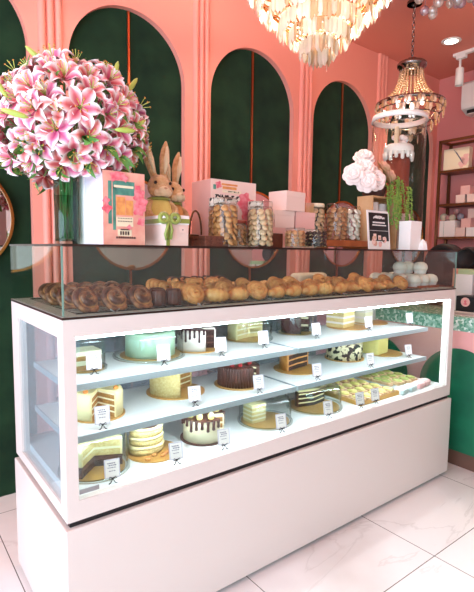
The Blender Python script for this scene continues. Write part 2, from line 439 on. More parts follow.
# front and left walls with the shop windows behind the camera
def holed(name, axis, pos, t, lo, hi, hl, hh, z0, z1, m):
    b = MB()
    def bx(u0, u1, za, zb):
        if axis == 'Y': b.box(u0, u1, pos, pos+t, za, zb)
        else: b.box(pos, pos+t, u0, u1, za, zb)
    bx(lo, hl, 0, H); bx(hh, hi, 0, H); bx(hl, hh, 0, z0); bx(hl, hh, z1, H)
    return struct(name, b, m)
holed('wall_front', 'Y', WF-.12, .12, WL, WR, -2.3, .9, .3, 2.75, M['wall_neutral'])
holed('wall_left', 'X', WL-.12, .12, WF, WB+.2, -3.2, .7, .25, 2.8, M['wall_neutral'])
def winframe(name, axis, pos, lo, hi, z0, z1, n):
    b = MB()
    def bx(u0, u1, za, zb):
        if axis == 'Y': b.box(u0, u1, pos-.03, pos+.03, za, zb)
        else: b.box(pos-.03, pos+.03, u0, u1, za, zb)
    bx(lo, hi, z0, z0+.05); bx(lo, hi, z1-.05, z1)
    for i in range(n+1):
        u = lo + (hi-lo)*i/n; u = min(max(u, lo+.025), hi-.025); bx(u-.025, u+.025, z0+.05, z1-.05)
    fr = struct(name, b, M['bronze'])
    g = MB()
    if axis == 'Y': g.box(lo, hi, pos-.004, pos+.004, z0, z1)
    else: g.box(pos-.004, pos+.004, lo, hi, z0, z1)
    o = obj('pane', g, M['glass'], fr)
winframe('window_1', 'Y', WF-.06, -2.3, .9, .3, 2.75, 3)
winframe('window_2', 'X', WL-.06, -3.2, .7, .25, 2.8, 3)

# ------------------------------------------------------------------ round mirrors
for i, (cx, lb) in enumerate([(-.12, 'round gold rimmed mirror cut off by the left edge of the photo'),
                              (.83, 'round gold rimmed mirror seen through the glass behind the gift box'),
                              (1.78, 'round gold rimmed mirror behind the pink gift cartons'),
                              (2.76, 'round gold rimmed mirror on the black looking arch behind the roses'),
                              (3.72, 'round gold rimmed mirror nearest the right corner of the wall')]):
    t = thing('wall_mirror', lb, 'mirror', (cx, WB+.012, 1.495), group='round mirrors on the arches')
    mx = Matrix.Rotation(PI/2, 4, 'X')
    obj('mirror_disc', MB().lathe([(0, -.004), (.268, -.004), (.268, .008), (0, .008)], 64, mx=mx, smooth=False), M['mirror'], t)
    obj('rim', MB().lathe([(.264, -.010), (.278, -.010), (.278, .014), (.264, .014), (.264, -.010)], 64, mx=mx, smooth=False), M['gold'], t)

# ------------------------------------------------------------------ display case
W, D = 2.278, .647
ZB, ZG, ZT = .478, 1.134, 1.36
case = thing('cake_display_case', 'long white and pinkish glass fronted cake display case with pastry box on top', 'display case', (0, 0, 0))
base = obj('base_cabinet', MB().box(-.008, W+.006, -.010, D, .022, ZB), M['white_metal'], case, bevel=.004)
obj('plinth', MB().box(.03, W-.03, .03, D-.03, 0, .022), M['dark'], case)
obj('shadow_gap', MB().box(.01, W-.01, .008, D-.01, ZB, ZB+.019), M['dark'], case)
f = MB(); z0 = ZB+.019
# front frame
f.box(0, W, 0, .03, z0, .562); f.box(0, W, 0, .03, 1.079, ZG); f.box(0, .038, 0, .03, .562, 1.079); f.box(W-.045, W, 0, .03, .562, 1.079)
# side frames
for xa, xb in ((0, .03), (W-.03, W)):
    f.box(xa, xb, .03, D, z0, .535); f.box(xa, xb, .03, D, 1.075, ZG); f.box(xa, xb, .03, .055, .535, 1.075); f.box(xa, xb, D-.10, D, .535, 1.075)
# back frame and top plate, deck under
f.box(.03, W-.03, D-.03, D, z0, .56); f.box(.03, W-.03, D-.03, D, 1.08, ZG); f.box(.03, W-.03, .03, D-.03, 1.1, ZG)
f.box(W/2-.02, W/2+.02, D-.03, D, .56, 1.08)
obj('frame', f, M['white_metal'], case)
obj('front_glass', MB().box(.038, W-.045, .008, .014, .562, 1.079), M['glass'], case)
obj('side_glass', MB().box(.008, .014, .055, D-.10, .535, 1.075), M['reflect_haze'], case)
obj('side_glass', MB().box(W-.014, W-.008, .055, D-.10, .535, 1.075), M['glass'], case)
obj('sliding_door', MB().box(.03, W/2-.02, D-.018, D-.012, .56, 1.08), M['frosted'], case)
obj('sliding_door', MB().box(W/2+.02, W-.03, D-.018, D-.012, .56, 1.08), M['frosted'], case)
obj('deck', MB().box(.03, W-.03, .03, D-.03, .53, .562), M['white'], case)
for z, nm in ((.905, 'shelf'), (.73, 'shelf')):
    for xa, xb in ((.045, 1.062), (1.078, 2.145)):
        sh = obj(nm, MB().box(xa, xb, .092, .50, z-.016, z), M['white'], case)
        obj('edge_rail', MB().box(xa, xb, .084, .092, z-.02, z+.002), M['edge_grey'], sh)
        obj('edge_rail', MB().box(xa-.004, xa, .084, .50, z-.02, z+.002), M['edge_grey'], sh)
        obj('led_strip', MB().box(xa+.01, xb-.01, .100, .108, z-.022, z-.017), M['led'], sh)
        for px_ in (xa+.12, xb-.12):
            obj('bracket', MB().box(px_-.008, px_+.008, .48, D-.03, z-.03, z-.016), M['grey_metal'], sh)
obj('led_strip', MB().box(.04, W-.05, .03, .045, 1.066, 1.078), M['led'], case)
obj('led_strip', MB().box(W-.053, W-.046, .03, .036, .575, 1.06), M['led_soft'], case)
obj('lock_plate', MB().box(.042, .105, .004, .008, .578, .592), M['grey_metal'], case)
# glass pastry box on top
g = thing('pastry_glass_box', 'clear glass box full of pastries with dark rim on top of the white case', 'glass case', (0, 0, ZG))
hg = ZT-ZG
obj('floor_plate', MB().box(0, W, 0, D, 0, .008), M['case_floor'], g)
obj('front_pane', MB().box(.004, 1.142, .002, .008, .008, hg-.007), M['reflect_wash'], g)
obj('front_pane', MB().box(1.146, W-.004, .002, .008, .008, hg-.007), M['reflect_wash'], g)
obj('side_pane', MB().box(.002, .008, .004, D-.004, .008, hg-.007), M['glass'], g)
obj('side_pane', MB().box(W-.008, W-.002, .004, D-.004, .008, hg-.007), M['glass'], g)
obj('back_pane', MB().box(.008, W-.008, D-.010, D-.004, .008, hg-.007), M['glass'], g)
obj('top_pane', MB().box(.010, W-.010, .010, D-.010, hg-.007, hg), M['glass'], g)
r = MB(); r.box(0, W, 0, .010, hg-.007, hg); r.box(0, W, D-.010, D, hg-.007, hg); r.box(0, .010, .010, D-.010, hg-.007, hg); r.box(W-.010, W, .010, D-.010, hg-.007, hg)
obj('top_rim', r, M['bronze'], g)
r = MB(); r.box(-.002, W+.002, -.002, .002, 0, .007); r.box(-.002, .002, .002, D, 0, .007); r.box(W-.002, W+.002, .002, D, 0, .007)
obj('bottom_rim', r, M['bronze'], g)
for x in (0.001, W-.007): 
    obj('corner_edge', MB().box(x, x+.005, .001, .006, .01, hg-.007), M['glass_edge'], g)
for x in (.17, .50, .84, 1.30, 1.62, 1.98):
    m = MB(); m.tube([(x-.016, .014, .022), (x, .012, .010), (x+.016, .014, .022)], .0022, 6); obj('label_clip', m, M['grey_metal'], g)

# ------------------------------------------------------------------ cakes
def cake_body(t, r, h, frost, sponge, cream, layers, cut, fin='frosting', zb=.0, shell=.08):
    """cake from angle cut[1] round to cut[0]; cut = the removed wedge"""
    a0, a1 = cut[1], cut[0] + 2*PI
    if cut[0] == cut[1]: a0, a1 = 0, 2*PI - 1e-4
    ri = r*(1-shell); lh = (h-.008)/(layers)
    sp = MB(); cr = MB()
    for k in range(layers):
        sp.sector(0, ri, zb+k*lh, zb+k*lh+lh*.72, a0, a1)
        cr.sector(0, ri, zb+k*lh+lh*.72, zb+(k+1)*lh, a0, a1)
    obj('sponge', sp, sponge, t); obj('cream_filling', cr, cream, t)
    e = min(.012, h*.15)
    prof = [(ri, zb), (r, zb), (r, zb+h-e), (r-e*.3, zb+h-e*.3), (r-e, zb+h), (1e-4, zb+h), (1e-4, zb+h-.008), (ri, zb+h-.008), (ri, zb)]
    return obj(fin, MB().lathe(prof, 48, a0, a1), frost, t)
def board(t, r, m, h=.004, cx=0, cy=0): obj('cake_board', MB().cyl(r, 0, h, 48, cx=cx, cy=cy, smooth=False), m, t)
def dome(x, y, z, r, h, label, plate=True):
    t = thing('cake_dome', label, 'cake cover', (x, y, z))
    pr = [(r, .004)] + [(r, h*.55)] + [(r - (r*.16)*(1-math.cos(a)) , h*.55 + (h*.45)*math.sin(a)) for a in [PI/2*k/6 for k in range(1, 6)]] + [(r*.80, h), (.001, h)]
    inn = [(max(a-.0018, .0005), b-(.0018 if b > h*.9 else 0)) for a, b in pr]
    obj('clear_cover', MB().lathe(pr+inn[::-1], 48), M['dome'], t)
    if plate: obj('rim', MB().lathe([(r-.004, .0), (r+.007, .0), (r+.007, .007), (r-.004, .007), (r-.004, .0)], 48), M['dome'], t)
    return t
R_ = math.radians
S1, S2, S3 = .9058, .7308, .5628
def C_(name, label, x, y, z, cat='cake', rz=0): return thing(name, label, cat, (x, y, z), rz)
G = 'cakes in the display case'
# --- top shelf
t = C_('cake_slices', 'brown and cream sponge slices standing under a clear tub on the top shelf, far left', .165, .29, S1)
board(t, .073, M['goldboard'])
for k in range(3):
    m = MB(); 
    for j in range(4): m.slot(j % 2).box(-.055, .05, -.045+k*.032, -.019+k*.032, .004+j*.017, .021+j*.017)
    obj('slice', m, [M['sponge'], M['cream']], t)
dome(.165, .29, S1, .076, .125, 'clear plastic tub over the sponge slices at the left end of the top shelf')
t = C_('mint_cake', 'whole smooth mint green cake under a wide clear dome on the top shelf', .472, .36, S1)
board(t, .125, M['goldboard'])
cake_body(t, .103, .098, M['mint'], M['sponge_light'], M['cream'], 3, (0, 0), zb=.004)
dome(.462, .35, S1, .142, .118, 'wide clear dome over the mint green cake')
t = C_('drip_cake', 'white cake with dark chocolate drips and a dark cut side on the top shelf', .693, .345, S1)
board(t, .096, M['goldboard'])
cut = (R_(-95), R_(-30))
cake_body(t, .086, .092, M['icing'], M['choc_sponge'], M['choc'], 3, cut, zb=.004)
def drips(t, r, zt, cut, m, n=22, lmin=.015, lmax=.05, rad=.0055):
    a0, a1 = cut[1], cut[0]+2*PI; mb = MB()
    mb.sector(0, r+.001, zt, zt+.004, a0, a1, 40)
    for k in range(n):
        a = a0 + (a1-a0)*(k+.5)/n; L = random.uniform(lmin, lmax)
        x, y = (r+.001)*math.cos(a), (r+.001)*math.sin(a)
        mb.tube([(x, y, zt+.003), (x, y, zt-L*.5), (x, y, zt-L), (x, y, zt-L-.004)], [rad, rad*.8, rad, rad*.4], 8)
    return obj('chocolate_drip', mb, m, t)
drips(t, .086, .096, cut, M['choc_lilac'])
for k in range(6):
    a = R_(-20 + k*47)
    if k == 5: a = R_(200)
    mb = MB(); mb.lathe([(0.0005, .02), (.008, .013), (.012, .006), (.015, 0), (0.0005, 0)], 12, cx=.06*math.cos(a), cy=.06*math.sin(a), mx=Matrix.Translation((0, 0, .100)))
    obj('cream_swirl', mb, M['choc_lilac'] if k % 2 else M['icing'], t)
t = C_('lemon_layer_cake', 'half of a pale lemon layer cake under a clear dome on the top shelf, middle', 1.045, .42, S1)
board(t, .112, M['goldboard'])
cake_body(t, .10, .085, M['lemon'], M['sponge_light'], M['cream'], 3, (R_(-160), R_(0)), zb=.004)
dome(1.045, .42, S1, .123, .115, 'clear dome over the half lemon layer cake')
t = C_('dark_cake', 'dark grey chocolate cake under a clear dome on the top shelf right of the divide', 1.37, .41, S1)
board(t, .09, M['goldboard'])
cake_body(t, .078, .09, M['choc_lilac'], M['choc_sponge'], M['cream'], 2, (R_(-110), R_(-40)), zb=.004)
dome(1.37, .41, S1, .10, .125, 'clear dome over the dark chocolate cake')
def slab(t, x0, x1, y0, y1, h, n, a, b, top, zb=.004):
    lh = (h-.008)/n
    s1, s2 = MB(), MB()
    for k in range(n):
        s1.box(x0, x1, y0, y1, zb+k*lh, zb+k*lh+lh*.65); s2.box(x0-.001, x1+.001, y0-.001, y1+.001, zb+k*lh+lh*.65, zb+(k+1)*lh)
    obj('sponge', s1, a, t); obj('cream_filling', s2, b, t)
    obj('topping', MB().box(x0-.002, x1+.002, y0-.002, y1+.002, zb+h-.008, zb+h), top, t, bevel=.002)
t = C_('white_layer_slab', 'tall square white layered cake piece on a gold board, top shelf', 1.76, .37, S1, rz=.2)
board(t, .118, M['goldboard']); slab(t, -.085, .05, -.02, .09, .105, 3, M['sponge_light'], M['icing'], M['icing'])
t = C_('white_layer_slab', 'small white layered cake piece at the right end of the top shelf', 2.02, .40, S1, rz=.2)
board(t, .105, M['goldboard']); slab(t, -.075, .03, -.0, .085, .085, 2, M['cream'], M['icing'], M['icing'])
# --- middle shelf
def nuts(t, r, h, m, n, seed, cut, rr=.008, name='carrot_decoration'):
    rnd = random.Random(seed); a0, a1 = cut[1], cut[0]+2*PI
    for k in range(n):
        a = a0 + (a1-a0)*(k+.5)/n
        mb = MB(); mb.ell((r*.78*math.cos(a), r*.78*math.sin(a), h+.006), (rr*1.25, rr*1.1, rr), 10); mb.slot(1).ell((r*.78*math.cos(a)+.008, r*.78*math.sin(a), h+.012), (.004, .004, .004), 8)
        obj(name, mb, [m, M['stem']], t)
cut = (R_(-125), R_(-68))
t = C_('carrot_cake', 'yellow frosted carrot cake with a wedge cut out, left end of the middle shelf', .205, .265, S2)
board(t, .10, M['goldboard']); cake_body(t, .092, .095, M['lemon'], M['sponge'], M['cream'], 4, cut, zb=.004); nuts(t, .092, .099, M['carrot'], 7, 1, cut)
cut = (R_(-110), R_(20))
t = C_('carrot_cake', 'carrot cake with nut crusted side and half cut away, second on the middle shelf', .586, .345, S2)
board(t, .127, M['goldboard']); cake_body(t, .112, .1, M['sponge_light'], M['sponge'], M['cream'], 4, cut, zb=.004, fin='nut_crust'); nuts(t, .11, .104, M['carrot'], 5, 2, cut)
obj('icing_top', MB().sector(0, .104, .104, .107, cut[1], cut[0]+2*PI), M['lemon'], t)
cut = (R_(-80), R_(-55))
t = C_('chocolate_cake', 'dark fluted chocolate cake topped with strawberries on the middle shelf', .882, .28, S2)
board(t, .112, M['goldboard'])
cake_body(t, .092, .09, M['choc'], M['choc_sponge'], M['cream'], 3, cut, zb=.004)
fl = MB()
for k in range(40):
    a = cut[1] + (2*PI - (cut[1]-cut[0]))*(k+.5)/40
    fl.tube([(.092*math.cos(a), .092*math.sin(a), .004), (.092*math.cos(a), .092*math.sin(a), .088), (.088*math.cos(a), .088*math.sin(a), .093)], [.006, .006, .003], 8)
obj('chocolate_fluting', fl, M['choc'], t)
for k in range(9):
    a = R_(-40 + k*35); rr = .065 if k % 2 else .05
    mb = MB(); mb.ell((rr*math.cos(a), rr*math.sin(a), .100), (.011, .011, .013), 10)
    obj('strawberry', mb, M['strawberry'], t)
mb = MB()
for k in range(5):
    a = k*1.3; mb.ell((.02*math.cos(a), .02*math.sin(a), .098), (.012, .006, .004), 8)
obj('mint_leaf', mb, M['leaf'], t)
t = C_('chocolate_caramel_cake', 'remaining half of a chocolate caramel layer cake on a round gold board', 1.305, .32, S2)
board(t, .125, M['goldboard']); cake_body(t, .095, .095, M['caramel'], M['choc_sponge'], M['caramel'], 3, (R_(-165), R_(8)), zb=.004)
cut = (R_(-75), R_(-45))
t = C_('cookies_and_cream_cake', 'round cake covered in black and cream cookie crumbs on the middle shelf', 1.712, .345, S2)
board(t, .113, M['goldboard']); cake_body(t, .103, .092, M['oreo'], M['choc_sponge'], M['cream'], 3, cut, zb=.004)
for k in range(9):
    a = R_(-40 + k*35); mb = MB(); mb.lathe([(.0005, .018), (.006, .012), (.013, .006), (.015, 0), (.0005, 0)], 12, cx=.078*math.cos(a), cy=.078*math.sin(a), mx=Matrix.Translation((0, 0, .096)))
    obj('cream_swirl', mb, M['cream'], t)
t = C_('yellow_cake', 'tall yellow frosted cake block at the right end of the middle shelf', 2.02, .30, S2, rz=.15)
board(t, .115, M['goldboard']); slab(t, -.105, .02, -.02, .10, .10, 3, M['sponge_light'], M['yellow_icing'], M['yellow_icing'])
mb = MB()
for k in range(11): mb.box(-.107, -.104, -.02+k*.011, -.012+k*.011, .006, .10); mb.box(-.104+k*.0112, -.097+k*.0112, -.024, -.020, .006, .10)
obj('icing_ridges', mb, M['yellow_icing'], t)
for k in range(4):
    mb = MB(); mb.lathe([(.0005, .016), (.006, .012), (.012, .006), (.014, 0), (.0005, 0)], 12, cx=-.09+k*.032, cy=.06, mx=Matrix.Translation((0, 0, .104))); obj('cream_swirl', mb, M['lemon'], t)
# --- deck
cut = (R_(-135), R_(-25))
t = C_('chocolate_cream_cake', 'cut pale cream cake with a dark chocolate base, left end of the bottom deck', .16, .19, S3)
board(t, .108, M['goldboard'])
cake_body(t, .098, .04, M['choc'], M['choc_sponge'], M['choc'], 1, cut, zb=.004, fin='chocolate_base')
cake_body(t, .098, .07, M['lemon'], M['sponge_light'], M['cream'], 2, cut, zb=.044)
dome(.16, .19, S3, .118, .135, 'clear dome over the chocolate based cream cake, bottom left')
t = C_('layered_slice_cake', 'rough stacked cream and sponge layer cake piece with brown top on the bottom deck', .395, .19, S3)
board(t, .105, M['goldboard'])
for k in range(3):
    m = MB(); m.lathe([(0.0005, .004+k*.034), (.068-.003*k, .004+k*.034), (.073-.003*k, .016+k*.034), (.068-.003*k, .026+k*.034), (.0005, .026+k*.034)], 24, scale=(1, .8), cx=-.02, cy=.02); obj('sponge', m, M['sponge_light'], t)
    m = MB(); m.lathe([(0.0005, .026+k*.034), (.070-.003*k, .026+k*.034), (.074-.003*k, .032+k*.034), (.066, .038+k*.034), (.0005, .038+k*.034)], 24, scale=(1, .8), cx=-.02, cy=.02); obj('cream_filling', m, M['lemon'], t)
obj('cocoa_top', MB().cyl(.045, .106, .110, 20, cx=-.02, cy=.02), M['choc'], t)
m = MB(); rnd = random.Random(5)
for k in range(12): m.ell((rnd.uniform(-.06, .08), rnd.uniform(-.075, -.045), .008), (.012, .01, .006), 8)
obj('caramel_crumble', m, M['caramel'], t)
cut = (R_(-75), R_(-20))
t = C_('truffle_drip_cake', 'cream cake with chocolate drips and yellow truffles on top, bottom deck', .635, .195, S3)
board(t, .10, M['choc']); cake_body(t, .088, .09, M['cream'], M['sponge'], M['cream'], 3, cut, zb=.004); drips(t, .088, .094, cut, M['choc'], 20, .015, .055, .007)
for k in range(7):
    a = cut[1] + (2*PI-(cut[1]-cut[0]))*(k+.5)/7
    mb = MB(); mb.ell((.064*math.cos(a), .064*math.sin(a), .108), (.014, .014, .018), 12); obj('truffle', mb, M['truffle'], t)
t = C_('cream_slice', 'single yellow and pink layered slice on a gold board under a dome, bottom deck', .971, .19, S3)
board(t, .112, M['goldboard']); slab(t, -.085, -.005, -.01, .055, .085, 4, M['sponge_light'], M['cream'], M['lemon'])
dome(.971, .19, S3, .121, .115, 'low clear dome over the single layered slice')
t = C_('chocolate_cake', 'quarter of a dark chocolate cake on a gold board under a dome, bottom deck', 1.31, .20, S3)
board(t, .128, M['goldboard']); cake_body(t, .098, .075, M['choc'], M['choc_sponge'], M['lemon'], 3, (R_(-195), R_(10)), zb=.004)
obj('cream_top', MB().sector(0, .092, .079, .088, R_(10), R_(165)), M['lemon'], t)
dome(1.31, .20, S3, .136, .115, 'low clear dome over the quarter chocolate cake')
# trays of tartlets
def tray(x, y, z, w_, d_, rz, label, m, h=.02):
    t = thing('pastry_tray', label, 'tray', (x, y, z), rz)
    obj('tray_base', MB().box(-w_/2, w_/2, -d_/2, d_/2, 0, .004), m, t)
    r = MB(); r.box(-w_/2, w_/2, -d_/2, -d_/2+.003, .004, h); r.box(-w_/2, w_/2, d_/2-.003, d_/2, .004, h); r.box(-w_/2, -w_/2+.003, -d_/2+.003, d_/2-.003, .004, h); r.box(w_/2-.003, w_/2, -d_/2+.003, d_/2-.003, .004, h)
    obj('tray_rim', r, m, t); return t
tray(1.665, .235, S3, .34, .36, 0, 'gold tray of yellow tartlets at the right of the bottom deck', M['goldboard'], .022)
tray(2.03, .30, S3, .30, .36, 0, 'white tray of green and yellow tartlets in the far right corner of the deck', M['white'], .016)
tartp = None
def tart(x, y, z, label, grp, m):
    t = thing('tartlet', label, 'pastry', (x, y, z), 0, grp)
    mb = MB(); mb.box(-.024, .024, -.036, .036, 0, .024); obj('crust', mb, M['cookie_pale'], t, bevel=.003)
    mb = MB(); mb.ell((0, 0, .026), (.022, .033, .010), 12); obj('filling', mb, m, t)
    return t
p1 = tart(1.53, .10, S3+.004, 'small rectangular yellow tartlet on the gold tray', 'yellow tartlets on the gold tray', M['tart'])
p2 = tart(1.92, .20, S3+.004, 'small rectangular greenish tartlet on the white tray', 'greenish tartlets on the white tray', M['tartgreen'])
for i in range(5):
    for j in range(4):
        if (i, j) != (0, 0): dup(p1, (1.53+i*.066, .10+j*.088, S3+.004))
for i in range(4):
    for j in range(4):
        if (i, j) != (0, 0): dup(p2, (1.92+i*.068, .17+j*.085, S3+.004))
for i, (x, y, m, lb) in enumerate([(1.87, .065, 'wrap_blue', 'pale blue wrapped cake bar lying in front of the trays, nearest the gold tray'), (1.96, .07, 'wrap_blue', 'pale blue wrapped cake bar in the middle of the front wraps'), (2.05, .075, 'wrap_pink', 'pink wrapped cake bar beside the pale blue ones'), (2.13, .085, 'wrap_pink', 'pink wrapped cake bar nearest the right glass')]):
    t = thing('wrapped_cake', lb, 'cake bar', (x, y, S3), .15)
    mb = MB(); mb.box(-.036, .036, -.03, .03, 0, .032); obj('wrapper', mb, M[m], t, bevel=.008)
    obj('paper_band', MB().box(-.0365, .0365, -.012, .012, -.0, .0326), M['paper_white'], t)
# price cards
def mkcard():
    t = thing('price_card', '', 'price card', (0, 0, 0), 0, None)
    tl = Matrix.Translation((0, 0, .016)) @ Matrix.Rotation(R_(-12), 4, 'X')
    c = MB(); c.box(-.026, .026, 0, .0012, 0, .062, tl)
    c.slot(1)
    for (xa, xb, za, zb) in ((-.026, .026, .0585, .062), (-.026, .026, 0, .0035), (-.026, -.0225, .0035, .0585), (.0225, .026, .0035, .0585)): c.box(xa, xb, -.0008, 0, za, zb, tl)
    c.slot(2); rnd = random.Random(3)
    for k, z in enumerate((.047, .040, .033, .022)):
        x = -.015 + (k % 2)*.004
        while x < .012:
            l = rnd.uniform(.003, .007); c.box(x, x+l, -.0009, 0, z, z+(.0035 if k < 2 else .0022), tl); x += l+.0022
    obj('card', c, [M['paper_white'], M['paper_lilac2'], M['ink']], t)
    c = MB()
    for sx in (-1, 1):
        c.tube([(0, -.004, .016), (sx*.010, -.005, .023), (sx*.013, -.004, .016), (0, -.004, .015), (sx*.008, -.006, .002), (sx*.014, -.010, .0015)], .0016, 6)
    c.tube([(0, 0, .018), (0, .018, .0015)], .0014, 6); c.ell((0, -.004, .016), (.0035, .003, .0035), 8)
    obj('bow_clip', c, M['blackmatt'], t)
    return t
M['paper_lilac2'] = mat('lilac_border', '#cfc8d6', .6)
cp = mkcard(); first = True
cards = [(S1, [(.165, .19, 'sponge slices'), (.431, .168, 'mint green cake'), (.702, .169, 'white drip cake'), (.958, .191, 'half lemon cake'), (1.338, .22, 'dark domed cake'), (1.766, .22, 'tall white layered piece'), (2.113, .182, 'small white piece at the right end')]),
         (S2, [(.162, .112, 'wedge cut carrot cake'), (.549, .131, 'half cut carrot cake'), (.869, .115, 'strawberry chocolate cake'), (1.232, .11, 'chocolate caramel cake'), (1.649, .112, 'cookie crumb cake'), (2.03, .127, 'yellow cake block')]),
         (S3, [(.168, .047, 'chocolate based cream cake'), (.413, .043, 'stacked layer cake piece'), (.633, .046, 'yellow truffle cake'), (.937, .04, 'single domed slice'), (1.24, .04, 'quarter chocolate cake'), (1.478, .04, 'gold tray of tartlets'), (1.60, .038, 'gold tray, right of its other card')])]
sh = ['top shelf', 'middle shelf', 'bottom deck']
for si, (z, L) in enumerate(cards):
    for x, y, lb in L:
        o = cp if first else dup(cp); first = False
        o.location = (x, y, z); o.rotation_euler = (0, 0, R_(-12)); o['label'] = 'white price card on the %s before the %s' % (sh[si], lb); o['group'] = 'price cards'

# ------------------------------------------------------------------ pastries in the glass box
ZP = ZG + .012
trays = [(.06, .50, 'left wire tray holding the dark chocolate buns'), (.52, 1.10, 'wire tray under the golden swirls and croissants'), (1.12, 1.62, 'wire tray under the croissants right of the glass joint'), (1.64, 1.99, 'wire tray under the right end croissants')]
for xa, xb, lb in trays:
    t = thing('wire_tray', 'black ' + lb, 'tray', (xa, .05, ZG+.008), group='black wire trays')
    m = MB(); n = int((xb-xa)/.034)
    for k in range(n+1): m.box(k*(xb-xa)/n-.0008, k*(xb-xa)/n+.0008, 0, .53, .0, .0012)
    for k in range(14): m.box(0, xb-xa, k*.0405, k*.0405+.0014, .0012, .0024)
    obj('wire_grid', m, M['wire'], t)
    m = MB(); m.box(-.003, xb-xa+.003, -.003, 0, 0, .004); m.box(-.003, xb-xa+.003, .53, .533, 0, .004); obj('tray_rim', m, M['wire'], t)
def spiral(mb, turns, r0, r1, tr, z=0, n=60):
    pts = []; rad = []
    for i in range(n):
        u = i/(n-1); a = 2*PI*turns*u; r = r0+(r1-r0)*u
        pts.append((r*math.cos(a), r*math.sin(a), z + tr + .012*(1-u))); rad.append(tr*(1-.25*u) if i not in (0, n-1) else tr*.4)
    mb.tube(pts, rad, 10)
def spiral2(mb, ph, turns, r0, r1, tr, n=60):
    pts = []; rad = []
    for i in range(n):
        u = i/(n-1); a = ph + 2*PI*turns*u; r = r0+(r1-r0)*u
        pts.append((r*math.cos(a), r*math.sin(a), tr + .016*(1-u*u))); rad.append(tr*(1-.2*u) if i not in (0, n-1) else tr*.4)
    mb.tube(pts, rad, 8)
def mk_babka():
    m = MB(); m.slot(0); spiral2(m, 0, 1.9, .004, .043, .0125); m.ell((0, 0, .012), (.044, .044, .012), 16)
    m.slot(1); spiral2(m, PI, 1.8, .006, .040, .0095)
    return obj('chocolate_bun', m, [M['babka'], M['babka_light']])
def mk_swirl():
    m = MB(); m.slot(0); spiral(m, 2.6, .005, .042, .0140); m.slot(1).ell((0, 0, .013), (.045, .045, .015), 16)
    return obj('swirl_pastry', m, [M['croissant_pale'], M['caramel']])
def mk_croissant():
    m = MB(); pts = []; rad = []; n = 45
    for i in range(n):
        u = i/(n-1); a = R_(-75 + 150*u)
        pts.append((.05*math.sin(a), .05*math.cos(a)-.03, .024 - .006*abs(2*u-1)))
        e = math.sin(PI*u)**.75; step = 1 - .16*((abs(2*u-1)*4.5) % 1)
        rad.append(max(.003, .027*e*step))
    m.tube(pts, rad, 12)
    return obj('croissant', m, M['croissant'])
def mk_canele():
    m = MB(); n = 36; prof = [(0, 0), (.026, 0), (.030, .01), (.027, .05), (.023, .058), (.012, .054), (.0, .05)]
    rings = []
    for i in range(n):
        a = 2*PI*i/n; k = 1 + .07*math.cos(a*9)
        rings.append([m.bm.verts.new((r*k*math.cos(a), r*k*math.sin(a), z)) for r, z in prof])
    for i in range(n):
        for j in range(len(prof)-1):
            try: m.bm.faces.new([rings[i][j], rings[(i+1) % n][j], rings[(i+1) % n][j+1], rings[i][j+1]]).smooth = True
            except ValueError: pass
    bmesh.ops.remove_doubles(m.bm, verts=m.bm.verts, dist=1e-6)
    return obj('canele', m, M['canele'])
protos = {'b': mk_babka(), 's': mk_swirl(), 'c': mk_croissant(), 'k': mk_canele()}
meta = {'b': ('dark twisted chocolate bun on the left wire tray', 'pastry', 'chocolate buns in the glass box'),
        's': ('golden spiral pastry on the wire trays in the glass box', 'pastry', 'golden swirls in the glass box'),
        'c': ('golden brown croissant on the wire trays in the glass box', 'pastry', 'croissants in the glass box'),
        'k': ('dark fluted round cake between chocolate buns and golden pastries', 'pastry', 'dark fluted cakes in the glass box')}
used = set(); rnd = random.Random(11)
def pastry(k, x, y, z=0, tilt=0, rz=None, s=1):
    o = protos[k] if k not in used else protos[k].copy()
    if k in used: C.objects.link(o)
    used.add(k); o.location = (x, y, ZP+z); o.rotation_euler = (tilt, 0, rnd.uniform(0, 6.28) if rz is None else rz); o.scale = (s, s, s)
    tag(o, *meta[k]); return o
for j, y in enumerate((.115, .235, .36, .48)):
    for i in range(4 if j else 4):
        x = .105+i*.10+rnd.uniform(-.006, .006)
        if j == 0 and i == 3: continue
        if j > 0 and i > 2 : 
            pastry('s', x, y); continue
        pastry('b', x, y+rnd.uniform(-.01, .01), .026 if j < 3 else .018, tilt=R_(56) if j < 3 else R_(40), rz=rnd.uniform(-.25, .25), s=1.05)
for x, y in ((.37, .10), (.433, .10), (.40, .165)): pastry('k', x, y)
for j, y in enumerate((.11, .22, .335, .45)):
    x = .52 + .02*(j % 2)
    while x < 1.96:
        if .56 < x < .98 and j != 1: k = 's' if rnd.random() < .65 else 'c'
        else: k = 'c' if rnd.random() < .7 else 's'
        if k == 's': pastry('s', x, y, .024, tilt=R_(50), rz=rnd.uniform(-.3, .3))
        else: pastry('c', x, y, 0, rz=rnd.uniform(-.6, .6) + (PI if rnd.random() < .5 else 0), s=rnd.uniform(.98, 1.15))
        x += .103 + rnd.uniform(-.004, .006)
